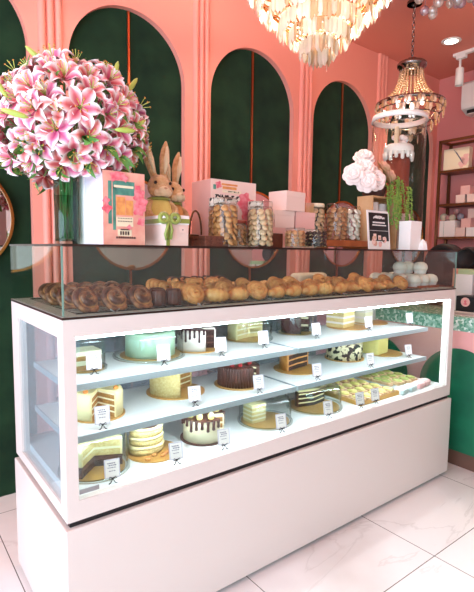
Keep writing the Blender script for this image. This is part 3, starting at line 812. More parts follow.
# striped pastries on the back tray
def striped():
    m = MB(); m.ell((0, 0, .02), (.052, .026, .02), 16); 
    m.slot(1)
    for k in range(6):
        x = -.038+k*.015
        m.tube([(x-.004, -.022, .026), (x, -.010, .0385), (x+.003, .010, .0385), (x+.006, .022, .026)], .0028, 6)
    return m
sp = obj('striped_pastry', striped(), [M['croissant'], M['choc']])
for k in range(5):
    o = sp if k == 0 else sp.copy()
    if k: C.objects.link(o)
    o.location = (.70+k*.068, .565, ZP+.03); o.rotation_euler = (0, 0, PI/2-.2)
    tag(o, 'striped chocolate drizzled pastry on the raised rack at the back of the glass box', 'pastry', 'striped pastries at the back')
t = thing('cooling_rack', 'low black rack under the striped pastries at the back of the glass box', 'rack', (.655, .52, ZG+.008))
m = MB()
for k in range(16): m.tube([(k*.0247, 0, .031), (k*.0247, .09, .031)], .0012, 6)
m.tube([(0, 0, .031), (.37, 0, .031)], .002, 6); m.tube([(0, .09, .031), (.37, .09, .031)], .002, 6)
obj('grid', m, M['wire'], t)
for x in (.005, .365):
    for y in (0, .09): obj('leg', MB().tube([(x, y, 0), (x, y, .031)], .002, 6), M['wire'], t)
# loaf
m = MB(); m.box(-.12, .12, -.05, .05, 0, .075)
o = obj('bread_loaf', m, M['bread'], loc=(1.62, .555, ZG+.010), bevel=.025); tag(o, 'pale white loaf at the back of the glass box right of the joint', 'bread'); o.modifiers['bevel'].segments = 4
# muffins
t = thing('muffin_tray', 'brown tray under the white muffins at the right end of the glass box', 'tray', (2.135, .27, ZG+.008))
obj('tray_base', MB().box(-.115, .115, -.18, .22, 0, .006), M['teak'], t); obj('tray_rim', MB().box(-.115, .115, -.184, -.18, 0, .014), M['teak'], t)
mu = thing('muffin', 'white round topped muffin on the brown tray at the right end of the glass box', 'muffin', (2.048, .13, ZG+.014), group='white muffins')
m = MB(); n = 32; ring = []
for i in range(n):
    a = 2*PI*i/n; k = 1+.04*(i % 2)
    ring.append([m.bm.verts.new((r*k*math.cos(a), r*k*math.sin(a), z)) for r, z in ((.001, 0), (.025, 0), (.030, .018))])
for i in range(n):
    for j in range(2): m.bm.faces.new([ring[i][j], ring[(i+1) % n][j], ring[(i+1) % n][j+1], ring[i][j+1]])
obj('paper_cup', m, M['paper_white'], mu)
obj('muffin_top', MB().lathe([(.0005, .018), (.031, .018), (.0355, .027), (.0345, .039), (.028, .051), (.016, .058), (.0005, .060)], 24), M['muffin'], mu)
mu.scale = (1.2,)*3
for (x, y) in ((2.135, .13), (2.222, .13), (2.048, .217), (2.135, .217), (2.222, .217), (2.048, .304), (2.135, .304), (2.222, .304), (2.048, .391), (2.135, .391), (2.222, .391)):
    dup(mu, (x, y, ZG+.014))
for (x, y) in ((2.18, .174), (2.10, .26), (2.18, .26)): dup(mu, (x, y, ZG+.014+.0715), label='white muffin stacked on top of the others at the right end of the glass box', group='stacked white muffins')

# ------------------------------------------------------------------ lilies in the vase
VX, VY = .115, .30
v = tag(obj('glass_vase', MB().lathe([(.0005, 0), (.040, 0), (.041, .002), (.041, .255), (.0385, .255), (.0385, .012), (.0005, .012)], 40), M['vase'], loc=(VX, VY, ZT)), 'clear glass cylinder vase holding the lily bouquet beside the white gift box', 'vase')
tag(obj('vase_water', MB().cyl(.0380, .0125, .17, 32), glassmat('water', '#d3e6dd', .6), loc=(VX, VY, ZT)), 'water standing in the glass lily vase', 'water', kind='stuff')
def petal_mesh():
    bm = bmesh.new(); uv = bm.loops.layers.uv.new('UVMap'); nu, nv = 6, 9; g_ = []
    for j in range(nv):
        v_ = j/(nv-1)
        rad = .006 + .064*v_; z = .036*math.sin(min(v_*1.25, 1.6)*1.15) - .018*max(0, v_-.62)**1.4*6
        wd = .021*(math.sin(PI*min(1, .08+v_*.92))**.75) * (1 if v_ < .99 else .15)
        row = []
        for i in range(nu+1):
            u = i/nu; s_ = (u-.5)*2
            row.append((bm.verts.new((rad, s_*wd, z + .005*abs(s_)**1.5 - .002*(1-abs(s_)) + .0015*math.sin(v_*14+s_*3))), u, v_))
        g_.append(row)
    for j in range(nv-1):
        for i in range(nu):
            q = [g_[j][i], g_[j][i+1], g_[j+1][i+1], g_[j+1][i]]
            f_ = bm.faces.new([a[0] for a in q]); f_.smooth = True
            for l, a in zip(f_.loops, q): l[uv].uv = (a[1], a[2])
    me = bpy.data.meshes.new('petal'); bm.to_mesh(me); bm.free(); me.materials.append(M['petal']); return me
pm = petal_mesh()
def stamen_mb():
    m = MB()
    for k in range(6):
        a = 2*PI*k/6+.3
        m.slot(0).tube([(0, 0, .01), (.008*math.cos(a), .008*math.sin(a), .035), (.020*math.cos(a), .020*math.sin(a), .056)], .0009, 5)
        m.slot(1).ell((.020*math.cos(a), .020*math.sin(a), .057), (.0045, .0022, .0018), 6)
    m.slot(0).tube([(0, 0, .0), (0, 0, .04), (.003, 0, .065)], .0014, 5)
    return m
tmp = obj('stamen', stamen_mb(), [M['bud'], M['stamen']]); stm = tmp.data; bpy.data.objects.remove(tmp)
def leaf_mesh(L=.09, wd=.016):
    m = MB(); n = 8; rows = []
    for j in range(n+1):
        v_ = j/n; x = L*v_; z = .02*math.sin(v_*PI) - .02*v_*v_; wv = wd*math.sin(PI*min(1, .06+.94*v_))**.8
        rows.append([m.bm.verts.new((x, s_*wv, z+.004*abs(s_))) for s_ in (-1, 0, 1)])
    for j in range(n):
        for i in range(2):
            m.bm.faces.new([rows[j][i], rows[j][i+1], rows[j+1][i+1], rows[j+1][i]]).smooth = True
    return m
tmp = obj('leaf', leaf_mesh(), M['leaf']); lfm = tmp.data; bpy.data.objects.remove(tmp)
BC = Vector((.135, .30, 1.77)); BR = Vector((.232, .225, .190)); NECK = Vector((VX, VY, ZT+.25))
def child_mesh(name, me, parent, mx):
    o = bpy.data.objects.new(name, me); C.objects.link(o); o.parent = parent; o.matrix_local = mx; return o
camp = co.matrix_world.translation
N = 108; rnd = random.Random(21)
for i in range(N):
    zz = 1 - 2*(i+.5)/N; ph = i*PI*(3-math.sqrt(5))
    if zz < -.80: continue
    q = math.sqrt(1-zz*zz); n = Vector((q*math.cos(ph), q*math.sin(ph), zz))
    n = (n + Vector((rnd.uniform(-.12, .12), rnd.uniform(-.12, .12), rnd.uniform(-.1, .1)))).normalized()
    k = rnd.uniform(.9, 1.06)
    p = BC + Vector((n.x*BR.x, n.y*BR.y, n.z*BR.z))*k
    if n.x < -.3 : reg = ('on the left side of the bouquet', 'lilies on the left of the bouquet')
    elif n.z > .55: reg = ('at the top of the bouquet', 'lilies at the top of the bouquet')
    elif n.z < -.3: reg = ('in the low row drooping over the vase and gift box', 'lilies in the low row of the bouquet')
    elif n.x > .5: reg = ('on the right side of the bouquet towards the rabbits', 'lilies on the right of the bouquet')
    elif n.y > .45: reg = ('at the back of the bouquet towards the wall', 'lilies at the back of the bouquet')
    else: reg = ('in the middle of the bouquet facing out', 'lilies in the middle of the bouquet')
    t = thing('lily', 'open pink white edged lily ' + reg[0], 'flower', p, 0, reg[1])
    d = (n + Vector((-.12, -.18, .05)) + Vector((rnd.uniform(-.3, .3), rnd.uniform(-.3, .3), rnd.uniform(-.3, .3)))).normalized()
    A = align(d) @ Matrix.Rotation(rnd.uniform(0, 6.28), 4, 'Z') @ Matrix.Scale(rnd.uniform(.74, 1.0), 4)
    op = rnd.uniform(-.15, .3)
    for k6 in range(6):
        child_mesh('petal', pm, t, A @ Matrix.Rotation(k6*PI/3, 4, 'Z') @ Matrix.Rotation(-op + (.1 if k6 % 2 else 0), 4, 'Y') @ Matrix.Scale(1 if k6 % 2 else .93, 4))
    child_mesh('stamen', stm, t, A)
    a_, b_ = Vector((0, 0, 0)), NECK - p
    bot = Vector((VX + rnd.uniform(-.022, .022), VY + rnd.uniform(-.022, .022), ZT+.02)) - p
    mid = a_.lerp(b_, .5) - d*.02
    nk = b_ + Vector((rnd.uniform(-.022, .022), rnd.uniform(-.022, .022), 0))
    obj('stem', MB().tube([a_, -d*.03, mid, nk] + ([bot] if i % 4 == 0 else []), .0024, 6), M['stem'], t)
    if i % 2 == 0 or n.z < -.35:
        for q_ in range(2 if n.z < -.35 else 1):
            dd = (n + Vector((rnd.uniform(-.5, .5), rnd.uniform(-.5, .5), rnd.uniform(-.7, .1)))).normalized()
            child_mesh('leaf', lfm, t, Matrix.Translation(d*.004 if n.z < -.35 else -d*.02) @ align(dd) @ Matrix.Scale(.75, 4) @ Matrix.Rotation(-PI/2, 4, 'Y') @ Matrix.Rotation(rnd.uniform(-.6, .6), 4, 'X'))
bm_ = MB(); bm_.tube([(0, 0, 0), (0, 0, .012), (0, 0, .035), (0, 0, .06), (0, 0, .072)], [.003, .007, .0095, .007, .0015], 10)
bud0 = obj('bud_tip', bm_, M['bud']); budm = bud0.data; bpy.data.objects.remove(bud0)
buds = [((.041, .25, 1.945), (-.039, 0, .027), 'lime lily bud sticking up at the top left of the bouquet'), ((-.085, .2, 1.801), (-.024, 0, .030), 'upper of two lime buds at the left edge'), ((-.125, .1, 1.738), (.042, -.01, -.009), 'lower of two lime buds at the left edge'),
        ((.194, .15, 1.878), (.030, 0, .060), 'tall lime bud pointing up right of the bouquet top'), ((.253, .2, 1.925), (.012, 0, .042), 'slim lime bud just behind the tall one'), ((.314, .22, 1.902), (.039, 0, .058), 'yellow lime bud poking out at the upper right'),
        ((.298, .16, 1.797), (.043, 0, .052), 'lime bud above the right pair of buds'), ((.280, .12, 1.748), (.055, 0, .042), 'second lime bud to the right, pointing at the arch'), ((.196, .055, 1.725), (.052, 0, .005), 'lime bud lying across the right of the bouquet')]
for p, d, lb in buds:
    t = thing('lily_bud', lb, 'flower bud', p); A = align(d)
    child_mesh('bud_tip', budm, t, A)
    obj('stem', MB().tube([(0, 0, 0), (BC - Vector(p))*.4, NECK - Vector(p)], .0022, 6), M['stem'], t)

# ------------------------------------------------------------------ gift boxes on the case top
def prints(m, items, y):
    for s_, x0, x1, z0_, z1_ in items: m.slot(s_).box(x0, x1, y-.0006-.0002*s_, y, z0_, z1_)
t = thing('gift_box', 'tall lilac and salmon gift box with a painted shop door, right of the vase', 'gift box', (.17, .10, ZT))
gw, gd, gh = .150, .215, .243
obj('lilac_sleeve', MB().box(0, .003, .06, gd, 0, gh), M['paper_lilac'], t)
m = MB(); m.box(.003, gw, .002, gd-.003, .0, gh-.002); obj('box_body', m, M['paper_lilac'], t)
obj('spine_lip', MB().box(-.004, 0.003, .165, gd, 0, gh+.001), M['paper_white'], t)
m = MB(); m.slot(0).box(0, gw, 0, .002, 0, gh)
BLOB = [0]
def blob(m, s_, cx, cz, r_, y, n=14):
    m.slot(s_); pts = []; BLOB[0] += 1; y = y - .00025*(BLOB[0] % 12)
    for k in range(n):
        a = 2*PI*k/n; rr = r_*(1+.25*math.sin(a*4+cx*90)); pts.append((cx+rr*math.cos(a), y, cz+rr*math.sin(a)))
    m.poly(pts)
prints(m, [(1, .018, .030, .07, .21), (1, .034, .044, .05, .19), (1, .034, .112, .186, .212), (1, .044, .112, .166, .186), (4, .038, .108, .190, .198), (2, .046, .078, .10, .160), (2, .08, .106, .10, .150), (4, .046, .106, .062, .094), (4, .05, .10, .030, .052)], 0)
prints(m, [(5, .058+k*.009, .058+k*.009+.005, .034, .046) for k in range(4)] + [(5, .060, .092, .050, .054)] + [(5, .044+.008*k, .049+.008*k, .022, .028) for k in range(9)] + [(5, .05+.006*k, .053+.006*k, .078, .081) for k in range(9)] + [(5, .05+.006*k, .053+.006*k, .088, .0905) for k in range(9)], -.0014)
for (cx, cz, r_) in ((.128, .17, .022), (.135, .14, .024), (.126, .12, .02), (.012, .12, .016), (.01, .145, .012), (.134, .08, .014), (.04, .225, .016), (.06, .228, .014), (.09, .06, .008), (.122, .192, .012), (.075, .222, .012)): blob(m, 3, cx, cz, r_, -.0022)
obj('printed_front', m, [M['paper_salmon'], M['print_green'], M['print_orange'], M['print_red'], M['print_cream'], M['inkdark']], t)

t = thing('ribbon_gift_box', 'low white gift box tied with an olive green ribbon in front of the rabbits', 'gift box', (.382, .06, ZT))
obj('box_body', MB().box(0, .090, 0, .19, 0, .075), M['paper_blush'], t)
obj('lid', MB().box(-.003, .093, -.003, .193, .075, .108), M['paper_white'], t, bevel=.002)
m = MB(); m.box(-.0036, .0936, -.0036, .1936, .080, .096)
obj('ribbon_band', m, M['ribbon'], t)
m = MB(); m.box(-.001, .011, -.006, -.0005, 0, .108)
m.ell((.006, -.012, .090), (.009, .008, .009), 10)
for sx in (-1, 1): m.lathe([(.008, -.004), (.016, -.006), (.022, 0), (.016, .006), (.008, .004), (.008, -.004)], 16, mx=Matrix.Translation((.006+sx*.022, -.014, .095)) @ Matrix.Rotation(PI/2, 4, 'X') @ Matrix.Scale(1.1, 4, (1, 0, 0)))
m.tube([(.006, -.012, .088), (-.004, -.014, .060), (-.010, -.012, .04), (-.004, -.010, .02)], .006, 6); m.tube([(.006, -.012, .088), (.016, -.013, .055), (.012, -.010, .022)], .006, 6)
obj('bow', m, M['ribbon'], t)
m = MB(); m.box(.050, .080, -.0046, -.0036, .045, .068); m.slot(1).box(.062, .067, -.005, -.0046, .055, .059); obj('gift_tag', m, [M['paper_blush'], M['inkdark']], t)

# plush rabbits
def rabbit(x, y, z, rz, label, cloth, lean=0, sc=1):
    t = thing('plush_rabbit', label, 'plush toy', (x, y, z), rz)
    m = MB()
    E = m.ell
    # the rabbit looks along -Y
    E((0, 0, .08), (.050, .044, .075), 20); E((0, 0, .145), (.040, .036, .05), 18)
    for sx in (-1, 1):
        E((sx*.045, -.03, .018), (.024, .048, .018), 14); E((sx*.04, -.01, .04), (.03, .04, .035), 14)
        m.tube([(sx*.034, -.005, .160), (sx*.058, -.02, .13), (sx*.052, -.045, .10), (sx*.034, -.055, .092)], [.017, .017, .015, .013], 12)
    E((0, -.006, .218), (.047, .044, .047), 22)
    E((0, -.036, .204), (.031, .028, .024), 18)
    for sx in (-1, 1): E((sx*.025, -.022, .201), (.024, .024, .022), 14)
    for sx in (-1, 1):
        tip = (sx*.046+lean, .008, .400); md = (sx*.032+lean*.3, .010, .32)
        m.tube([(sx*.018, 0, .250), md, ((md[0]+tip[0])/2, .010, .364), tip], [.012, .020, .017, .004], 12)
    b = obj('body', m, M['fur'], t)
    r_ = b.modifiers.new('remesh', 'REMESH'); r_.mode = 'VOXEL'; r_.voxel_size = .0035; r_.use_smooth_shade = True
    s_ = b.modifiers.new('smooth', 'SMOOTH'); s_.iterations = 4; s_.factor = .5
    m = MB(); m.ell((0, -.050, .199), (.025, .020, .020), 16)
    for sx in (-1, 1): m.ell((sx*.018, -.040, .194), (.018, .016, .016), 14)
    obj('muzzle', m, M['furlight'], t)
    obj('nose', MB().ell((0, -.070, .208), (.007, .004, .005), 10), M['rose_dusty'], t)
    for sx in (-1, 1): obj('eye', MB().ell((sx*.030, -.042, .230), (.0062, .005, .0068), 10), M['black'], t)
    for sx in (-1, 1):
        m = MB(); m.tube([(sx*.021, -.011, .27), (sx*.032+lean*.3, -.0105, .32), (sx*.042+lean*.8, -.007, .376)], [.004, .012, .004], 8); obj('inner_ear', m, M['furlight'], t)
    obj('tunic', MB().lathe([(.034, .176), (.046, .15), (.055, .12), (.060, .085), (.063, .045), (.060, .045), (.05, .10), (.04, .15), (.03, .176), (.034, .176)], 28, scale=(1, .93)), cloth, t)
    obj('collar', MB().lathe([(.028, .170), (.043, .166), (.046, .174), (.030, .182), (.028, .170)], 24), M['ribbon'], t)
    t.scale = (sc,)*3
    return t
rabbit(.480, .295, ZT+.010, R_(-6), 'tan plush rabbit in pale yellow tunic standing behind the ribboned gift box', M['cloth_yellow'], -.012, 1.02)
rabbit(.580, .365, ZT+.010, R_(10), 'second tan plush rabbit with orange tunic, half hidden behind the first', M['cloth_peach'], .0, .98)
t = thing('wicker_basket', 'shallow brown wicker basket with arched handle holding the rabbits', 'basket', (.54, .33, ZT))
obj('basket_bowl', MB().lathe([(.001, 0), (.125, 0), (.14, .045), (.144, .05), (.138, .05), (.122, .008), (.001, .008)], 40, scale=(1, .62)), M['wicker'], t)
hp = [(.139*math.cos(a), -.02, .05 + .085*math.sin(a)) for a in [PI*k/16 for k in range(17)]]
obj('handle', MB().tube([(.11 + .03*math.cos(a), -.04, .05+.10*math.sin(a)) for a in [PI*k/16 for k in range(17)]], .004, 8), M['wicker'], t)
t = thing('woven_tray', 'dark red brown woven tray between the rabbits and the pink gift carton', 'tray', (.615, .13, ZT))
obj('tray_base', MB().box(-.055, .055, -.05, .06, 0, .03), M['woven'], t, bevel=.004); obj('tray_rim', MB().lathe([(.075, .028), (.082, .028), (.082, .04), (.075, .04), (.075, .028)], 4, a0=PI/4, smooth=False, mx=Matrix.Translation((0, .005, 0))), M['woven'], t)

t = thing('gift_carton', 'tall pink gift carton with printed front standing behind the cookie jars', 'gift box', (.70, .25, ZT))
obj('box_body', MB().box(0, .245, .002, .15, 0, .285), M['paper_pink'], t, bevel=.002)
m = MB(); m.slot(0).box(0, .245, 0, .002, 0, .285)
prints(m, [(2, .055, .14, .262, .270), (2, .06, .135, .247, .258), (4, .06, .16, .232, .243), (1, .012, .026, .242, .262), (5, .02, .16, .196, .222)], 0)
for (cx, cz, r_) in ((.038, .262, .015), (.18, .21, .03), (.205, .185, .035), (.19, .15, .03), (.16, .19, .02), (.21, .12, .03)): blob(m, 3, cx, cz, r_, -.0022)
prints(m, [(5, .07+.01*k, .076+.01*k, .235, .24) for k in range(8)], -.0014)
obj('printed_front', m, [M['paper_blush'], M['print_green'], M['print_orange'], M['print_red'], M['print_cream'], M['pattern']], t)

# ------------------------------------------------------------------ cookie jars
def jar(x, y, r, h, label, lid='pattern', zl=.022, z=ZT):
    t = thing('glass_jar', label, 'jar', (x, y, z), 0)
    obj('jar_body', MB().lathe([(.001, 0), (r*.96, 0), (r, .006), (r, h-.012), (r*.9, h-.004), (r*.9, h), (r*.9-.002, h), (r-.0025, h-.014), (r-.0025, .006), (.001, .005)], 36), M['jar'], t)
    if lid: obj('lid', MB().lathe([(.001, h), (r*.93, h), (r*.95, h+.002), (r*.95, h+zl-.004), (r*.90, h+zl), (.001, h+zl)], 32), [M[lid]], t)
    return t
ckp = {}
def cookies(x, y, r, h, m, label, grp, cr=.016, ct=.010, kind='cookie', z=ZT):
    rnd = random.Random(int(x*1000)); n = max(5, int(2*PI*(r-cr)/(cr*1.75))); zz = .008
    key = (m, cr)
    while zz < h - .012:
        ph = rnd.uniform(0, 6)
        for k in range(n):
            a = ph + 2*PI*k/n
            if math.cos(a - R_(-125)) < -.3: continue   # wall side of the jar, hidden by the front cookies
            if key not in ckp:
                mb = MB(); mb.lathe([(.0005, 0), (cr*.85, 0), (cr, ct*.4), (cr*.85, ct*.85), (.0005, ct)], 12); o = obj(kind, mb, M[m]); ckp[key] = o
            else:
                o = ckp[key].copy(); C.objects.link(o)
            rr = r - cr*.45 - .006
            o.location = (x+rr*math.cos(a), y+rr*math.sin(a), z+zz+cr*.6)
            o.rotation_euler = (rnd.uniform(.9, 1.3), rnd.uniform(-.3, .3), a+PI/2 + rnd.uniform(-.4, .4))
            tag(o, label, 'cookie', grp)
        zz += cr*1.35
M['white_lid'] = M['jar']
jar(.676, .115, .050, .168, 'tall cookie jar in front of the woven tray and pink carton', 'white_lid', .022)
cookies(.676, .115, .050, .166, 'cookie', 'round tan cookie in the tall jar before the pink carton', 'cookies in the left tall jar')
jar(.862, .115, .052, .168, 'tall jar of pale cookies right of the pink carton', 'white_lid', .022)
cookies(.862, .115, .052, .166, 'cookie_pale', 'round pale cookie in the tall jar right of the pink carton', 'cookies in the right tall jar', .0155)
jar(.795, .18, .034, .10, 'small jar of brown cookies between the two tall cookie jars', 'terracotta', .012)
cookies(.795, .18, .034, .095, 'cookie_brown', 'brown cookie in the small jar between the tall jars', 'cookies in the small middle jar', .012)
M['white_lid'] = M['jar']
jar(.700, .203, .036, .165, 'jar with black patterned lid half hidden behind the left tall cookie jar', 'pattern', .034)
cookies(.700, .203, .036, .16, 'cookie_brown', 'brown cookie in the patterned jar behind the left tall jar', 'cookies in the left patterned jar', .013)
jar(.905, .203, .036, .165, 'jar with black patterned lid half hidden behind the right tall cookie jar', 'pattern', .034)
cookies(.905, .203, .036, .16, 'cookie_brown', 'brown cookie in the patterned jar behind the right tall jar', 'cookies in the right patterned jar', .013)
jar(1.040, .09, .045, .075, 'low glass jar of tan biscuits before the stacked pink boxes', 'white_lid', .012)
cookies(1.040, .09, .045, .072, 'cookie_brown', 'tan biscuit in the low jar before the pink boxes', 'biscuits in the low left jar', .012)
jar(1.172, .09, .050, .073, 'low glass jar of dark and yellow sweets beside the tan biscuit jar', 'white_lid', .012)
cookies(1.172, .09, .050, .07, 'cookie_dark', 'dark chocolate sweet in the low jar by the wooden tray', 'sweets in the low right jar', .012)
t = thing('wooden_tray', 'low teak tray carrying the three tall biscuit jars', 'tray', (1.48, .25, ZT))
obj('tray_base', MB().box(-.20, .20, -.12, .09, .012, .042), M['teak'], t, bevel=.003)
for x in (-.17, .17): obj('foot', MB().box(x-.015, x+.015, -.10, .07, 0, .012), M['teak'], t)
ZJ = ZT+.042
jar(1.352, .27, .050, .165, 'leftmost biscuit jar on the teak tray with pale biscuits', 'pom_cream', .018, ZJ)
cookies(1.352, .27, .050, .16, 'cookie_pale', 'pale biscuit in the leftmost jar on the teak tray', 'biscuits in the leftmost teak tray jar', .0155, z=ZJ)
jar(1.475, .23, .056, .170, 'middle biscuit jar on the teak tray, full of brown biscuits', 'white_lid', .018, ZJ)
cookies(1.475, .23, .056, .165, 'cookie_brown', 'brown biscuit in the middle jar on the teak tray', 'biscuits in the middle teak tray jar', .0165, z=ZJ)
jar(1.598, .24, .052, .165, 'rightmost jar on the teak tray beside the pine crate, with white meringues', 'white_lid', .018, ZJ)
cookies(1.598, .24, .052, .16, 'muffin', 'white meringue in the rightmost jar on the teak tray', 'meringues in the right teak tray jar', .0165, z=ZJ)
# pink boxes
def pbox(x, y, z, w_, d_, h_, lb, rz=0, m='paper_pink'):
    t = thing('pink_box', lb, 'box', (x, y, z), rz)
    obj('box_body', MB().box(-w_/2, w_/2, -d_/2, d_/2, 0, h_*.72), M[m], t); obj('lid', MB().box(-w_/2-.0015, w_/2+.0015, -d_/2-.0015, d_/2+.0015, h_*.72, h_), M[m], t, bevel=.001)
pbox(1.06, .24, ZT, .14, .10, .092, 'pink box hidden at the bottom of the stack behind the low jars', m='paper_pink')
pbox(1.205, .24, ZT, .13, .10, .092, 'blush box at the bottom of the stack, right one', m='paper_blush')
pbox(1.065, .235, ZT+.092, .12, .10, .078, 'blush pink box in the middle row of the stack, left one', m='paper_blush')
pbox(1.20, .235, ZT+.092, .125, .10, .078, 'pink box in the middle row of the stack, right one', m='paper_pink')
pbox(1.115, .225, ZT+.170, .135, .105, .088, 'large pale pink box at the very top of the stack', .12, m='paper_blush')
pbox(1.265, .26, ZT+.170, .06, .07, .05, 'small brown pink box beside the topmost box', .1, m='rose_dusty')
tag(obj('chocolate_bar_box', MB().box(-.045, .045, -.03, .03, 0, .062), M['canele'], loc=(.955, .155, ZT), bevel=.002), 'low dark brown carton between the tall jar and the low jars', 'box')

# ------------------------------------------------------------------ crate, sign, roses, trailing plant
cr = thing('wooden_crate', 'pale pine crate standing on end below the pink roses', 'crate', (1.60, .115, ZT))
CW, CD, CH = .235, .10, .285; b = .009
cr.location = (1.672, .16, ZT)
for nm, bx in (('side_board', (0, b, 0, CD, 0, CH)), ('side_board', (CW-b, CW, 0, CD, 0, CH)), ('top_board', (b, CW-b, 0, CD, CH-b, CH)), ('bottom_board', (b, CW-b, 0, CD, 0, b)), ('back_board', (b, CW-b, CD-b, CD, b, CH-b))):
    obj(nm, MB().box(*bx), M['pine'], cr, bevel=.001)
tag(obj('paper_roll', MB().cyl(.030, 0, .245, 24), M['paper_white'], loc=(1.74, .208, ZT+.009+.0005)), 'white paper roll inside the pine crate, left one', 'paper roll')
tag(obj('paper_roll', MB().cyl(.030, 0, .24, 24), M['paper_white'], loc=(1.815, .208, ZT+.009+.0005)), 'white paper roll inside the pine crate, right one', 'paper roll')
t = thing('menu_sign', 'upright black menu sign in a white frame leaning on the pine crate', 'sign', (1.695, .118, ZT), 0)
sw, shh = .185, .205; tl = Matrix.Rotation(R_(-6), 4, 'X')
m = MB(); m.box(-sw/2, sw/2, 0, .006, 0, shh, tl); obj('frame', m, M['paper_white'], t)
m = MB(); m.box(-sw/2+.010, sw/2-.010, -.001, 0, .045, shh-.012, tl)
m.slot(1); rnd = random.Random(9)
for zz, hh, x0, x1 in ((.172, .006, -.03, .03), (.163, .009, -.045, .05), (.138, .008, -.052, .052), (.125, .006, -.056, .056)):
    x = x0
    while x < x1:
        l = rnd.uniform(.004, .008); dz = rnd.uniform(-.002, .002) if zz > .15 else 0
        m.box(x, x+l, -.0018, -.001, zz+dz, zz+hh+dz, tl); x += l+.002
m.box(-.08, .08, -.0018, -.001, .098, .0995, tl)
obj('black_print', m, [M['blackmatt'], M['paper_white']], t)
m = MB(); rnd = random.Random(4)
for k in range(11):
    s_ = k % 4; m.slot(s_); r_ = rnd.uniform(.010, .017); cx, cz = rnd.uniform(-.065, .065), rnd.uniform(.02, .06)
    m.poly([tl @ Vector((cx+r_*math.cos(2*PI*q/12), -.0022-.0001*k, cz+r_*math.sin(2*PI*q/12))) for q in range(12)])
for k in range(3):
    m.slot(0).box(-.055+k*.04, -.03+k*.04, -.0040, -.0036, .05, .082-.008*k, tl); m.slot(2).box(-.050+k*.04, -.035+k*.04, -.0044, -.0040, .055, .07-.006*k, tl)
obj('cake_picture', m, [M['paper_blush'], M['paper_pink'], M['rose_dusty'], M['choc']], t)
ZC = ZT + CH
pot = tag(obj('flower_pot', MB().lathe([(.001, 0), (.055, 0), (.066, .045), (.069, .05), (.062, .05), (.05, .01), (.001, .01)], 28), M['soil_pot'], loc=(1.745, .21, ZC)), 'round dark brown pot of roses on top of the pine crate', 'flower pot')
def rose_mb(r):
    m = MB(); rnd = random.Random(3)
    m.ell((0, 0, 0), (r*.62, r*.62, r*.6), 12)
    for ringn, (n, rr, zz, sz, tilt) in enumerate(((3, .18, .42, .42, .3), (5, .42, .30, .5, .6), (6, .66, .08, .55, .95), (7, .80, -.18, .55, 1.3))):
        for k in range(n):
            a = 2*PI*k/n + ringn*.5
            mm = Matrix.Rotation(a, 4, 'Z') @ Matrix.Translation((r*rr, 0, r*zz)) @ Matrix.Rotation(tilt, 4, 'Y')
            m.ell((0, 0, 0), (r*.10, r*sz, r*sz*.9), 10, mx=mm)
    return m
rp = obj('bloom', rose_mb(.046), M['rose']); rme = rp.data; bpy.data.objects.remove(rp)
rq = obj('bloom', rose_mb(.043), M['rose_dusty']); rme2 = rq.data; bpy.data.objects.remove(rq)
P0 = Vector((1.745, .21, ZC+.03))
for (x, y, z, me, lb) in [(1.505, .155, 1.735, rme, 'pale blush rose furthest left in the crate top arrangement'), (1.620, .185, 1.835, rme, 'pale blush rose at the top of the arrangement'), (1.575, .150, 1.770, rme, 'pale blush rose in the centre of the arrangement'), (1.555, .115, 1.700, rme, 'pale blush rose low at the left over the crate edge'), (1.640, .120, 1.715, rme, 'pale blush rose lowest over the dark pot'), (1.655, .18, 1.765, rme, 'pale blush rose at the right of the blush bunch'), (1.735, .19, 1.765, rme2, 'dusty green pink rose right of the blush bunch'), (1.800, .19, 1.800, rme2, 'dusty pink rose above the trailing plant'), (1.825, .17, 1.755, rme2, 'dusty pink rose lowest beside the trailing plant')]:
    t = thing('rose', lb, 'flower', (x, y, z), group='roses on the crate')
    d = Vector((x-1.72, y-.30, z-1.70)); 
    child_mesh('bloom', me, t, align(d))
    obj('stem', MB().tube([(0, 0, 0), (P0-Vector((x, y, z)))*.5+Vector((0, 0, .01)), P0-Vector((x, y, z))], .0025, 6), M['stem'], t)
    if me is rme: child_mesh('leaf', lfm, t, align(-d.normalized()+Vector((0, -.6, .5))) @ Matrix.Scale(.6, 4) @ Matrix.Rotation(-PI/2, 4, 'Y'))
# trailing plant
t = thing('trailing_plant', 'green beaded trailing plant hanging from the crate top down its right side', 'plant', (1.86, .16, ZC))
rnd = random.Random(17); pea = MB(); pea.ell((0, 0, 0), (.0062, .0062, .0062), 6)
for k in range(15):
    ox = min(.10, max(-.085, rnd.gauss(.01, .055))); oy = rnd.uniform(-.06, -.012)
    z = .115 - .55*abs(ox+.02) + rnd.uniform(-.025, .015)
    L = rnd.uniform(.10, .25) if ox < .0 else rnd.uniform(.15, .40)
    m = MB(); pts = [(-.09+ox*.3, .05, .05), (ox*.6-.02, .02, z), (ox, oy, z-.012)]
    x, y, zz = ox, oy-.004, z-.024; sway = rnd.uniform(-.0025, .0035)
    while zz > z - L and zz > -CH+.012:
        pts.append((x, y, zz)); x += sway + rnd.uniform(-.003, .003); zz -= .012
    m.tube(pts, .001, 4)
    for q, pz in enumerate(pts[1:]):
        for s_ in (-1, 1): m.ell((pz[0]+s_*.0058, pz[1]+rnd.uniform(-.004, .004), pz[2]+rnd.uniform(-.004, .004)), (.0050, .0042, .0050), 6)
    obj('trailing_stem', m, M['pearls'], t)

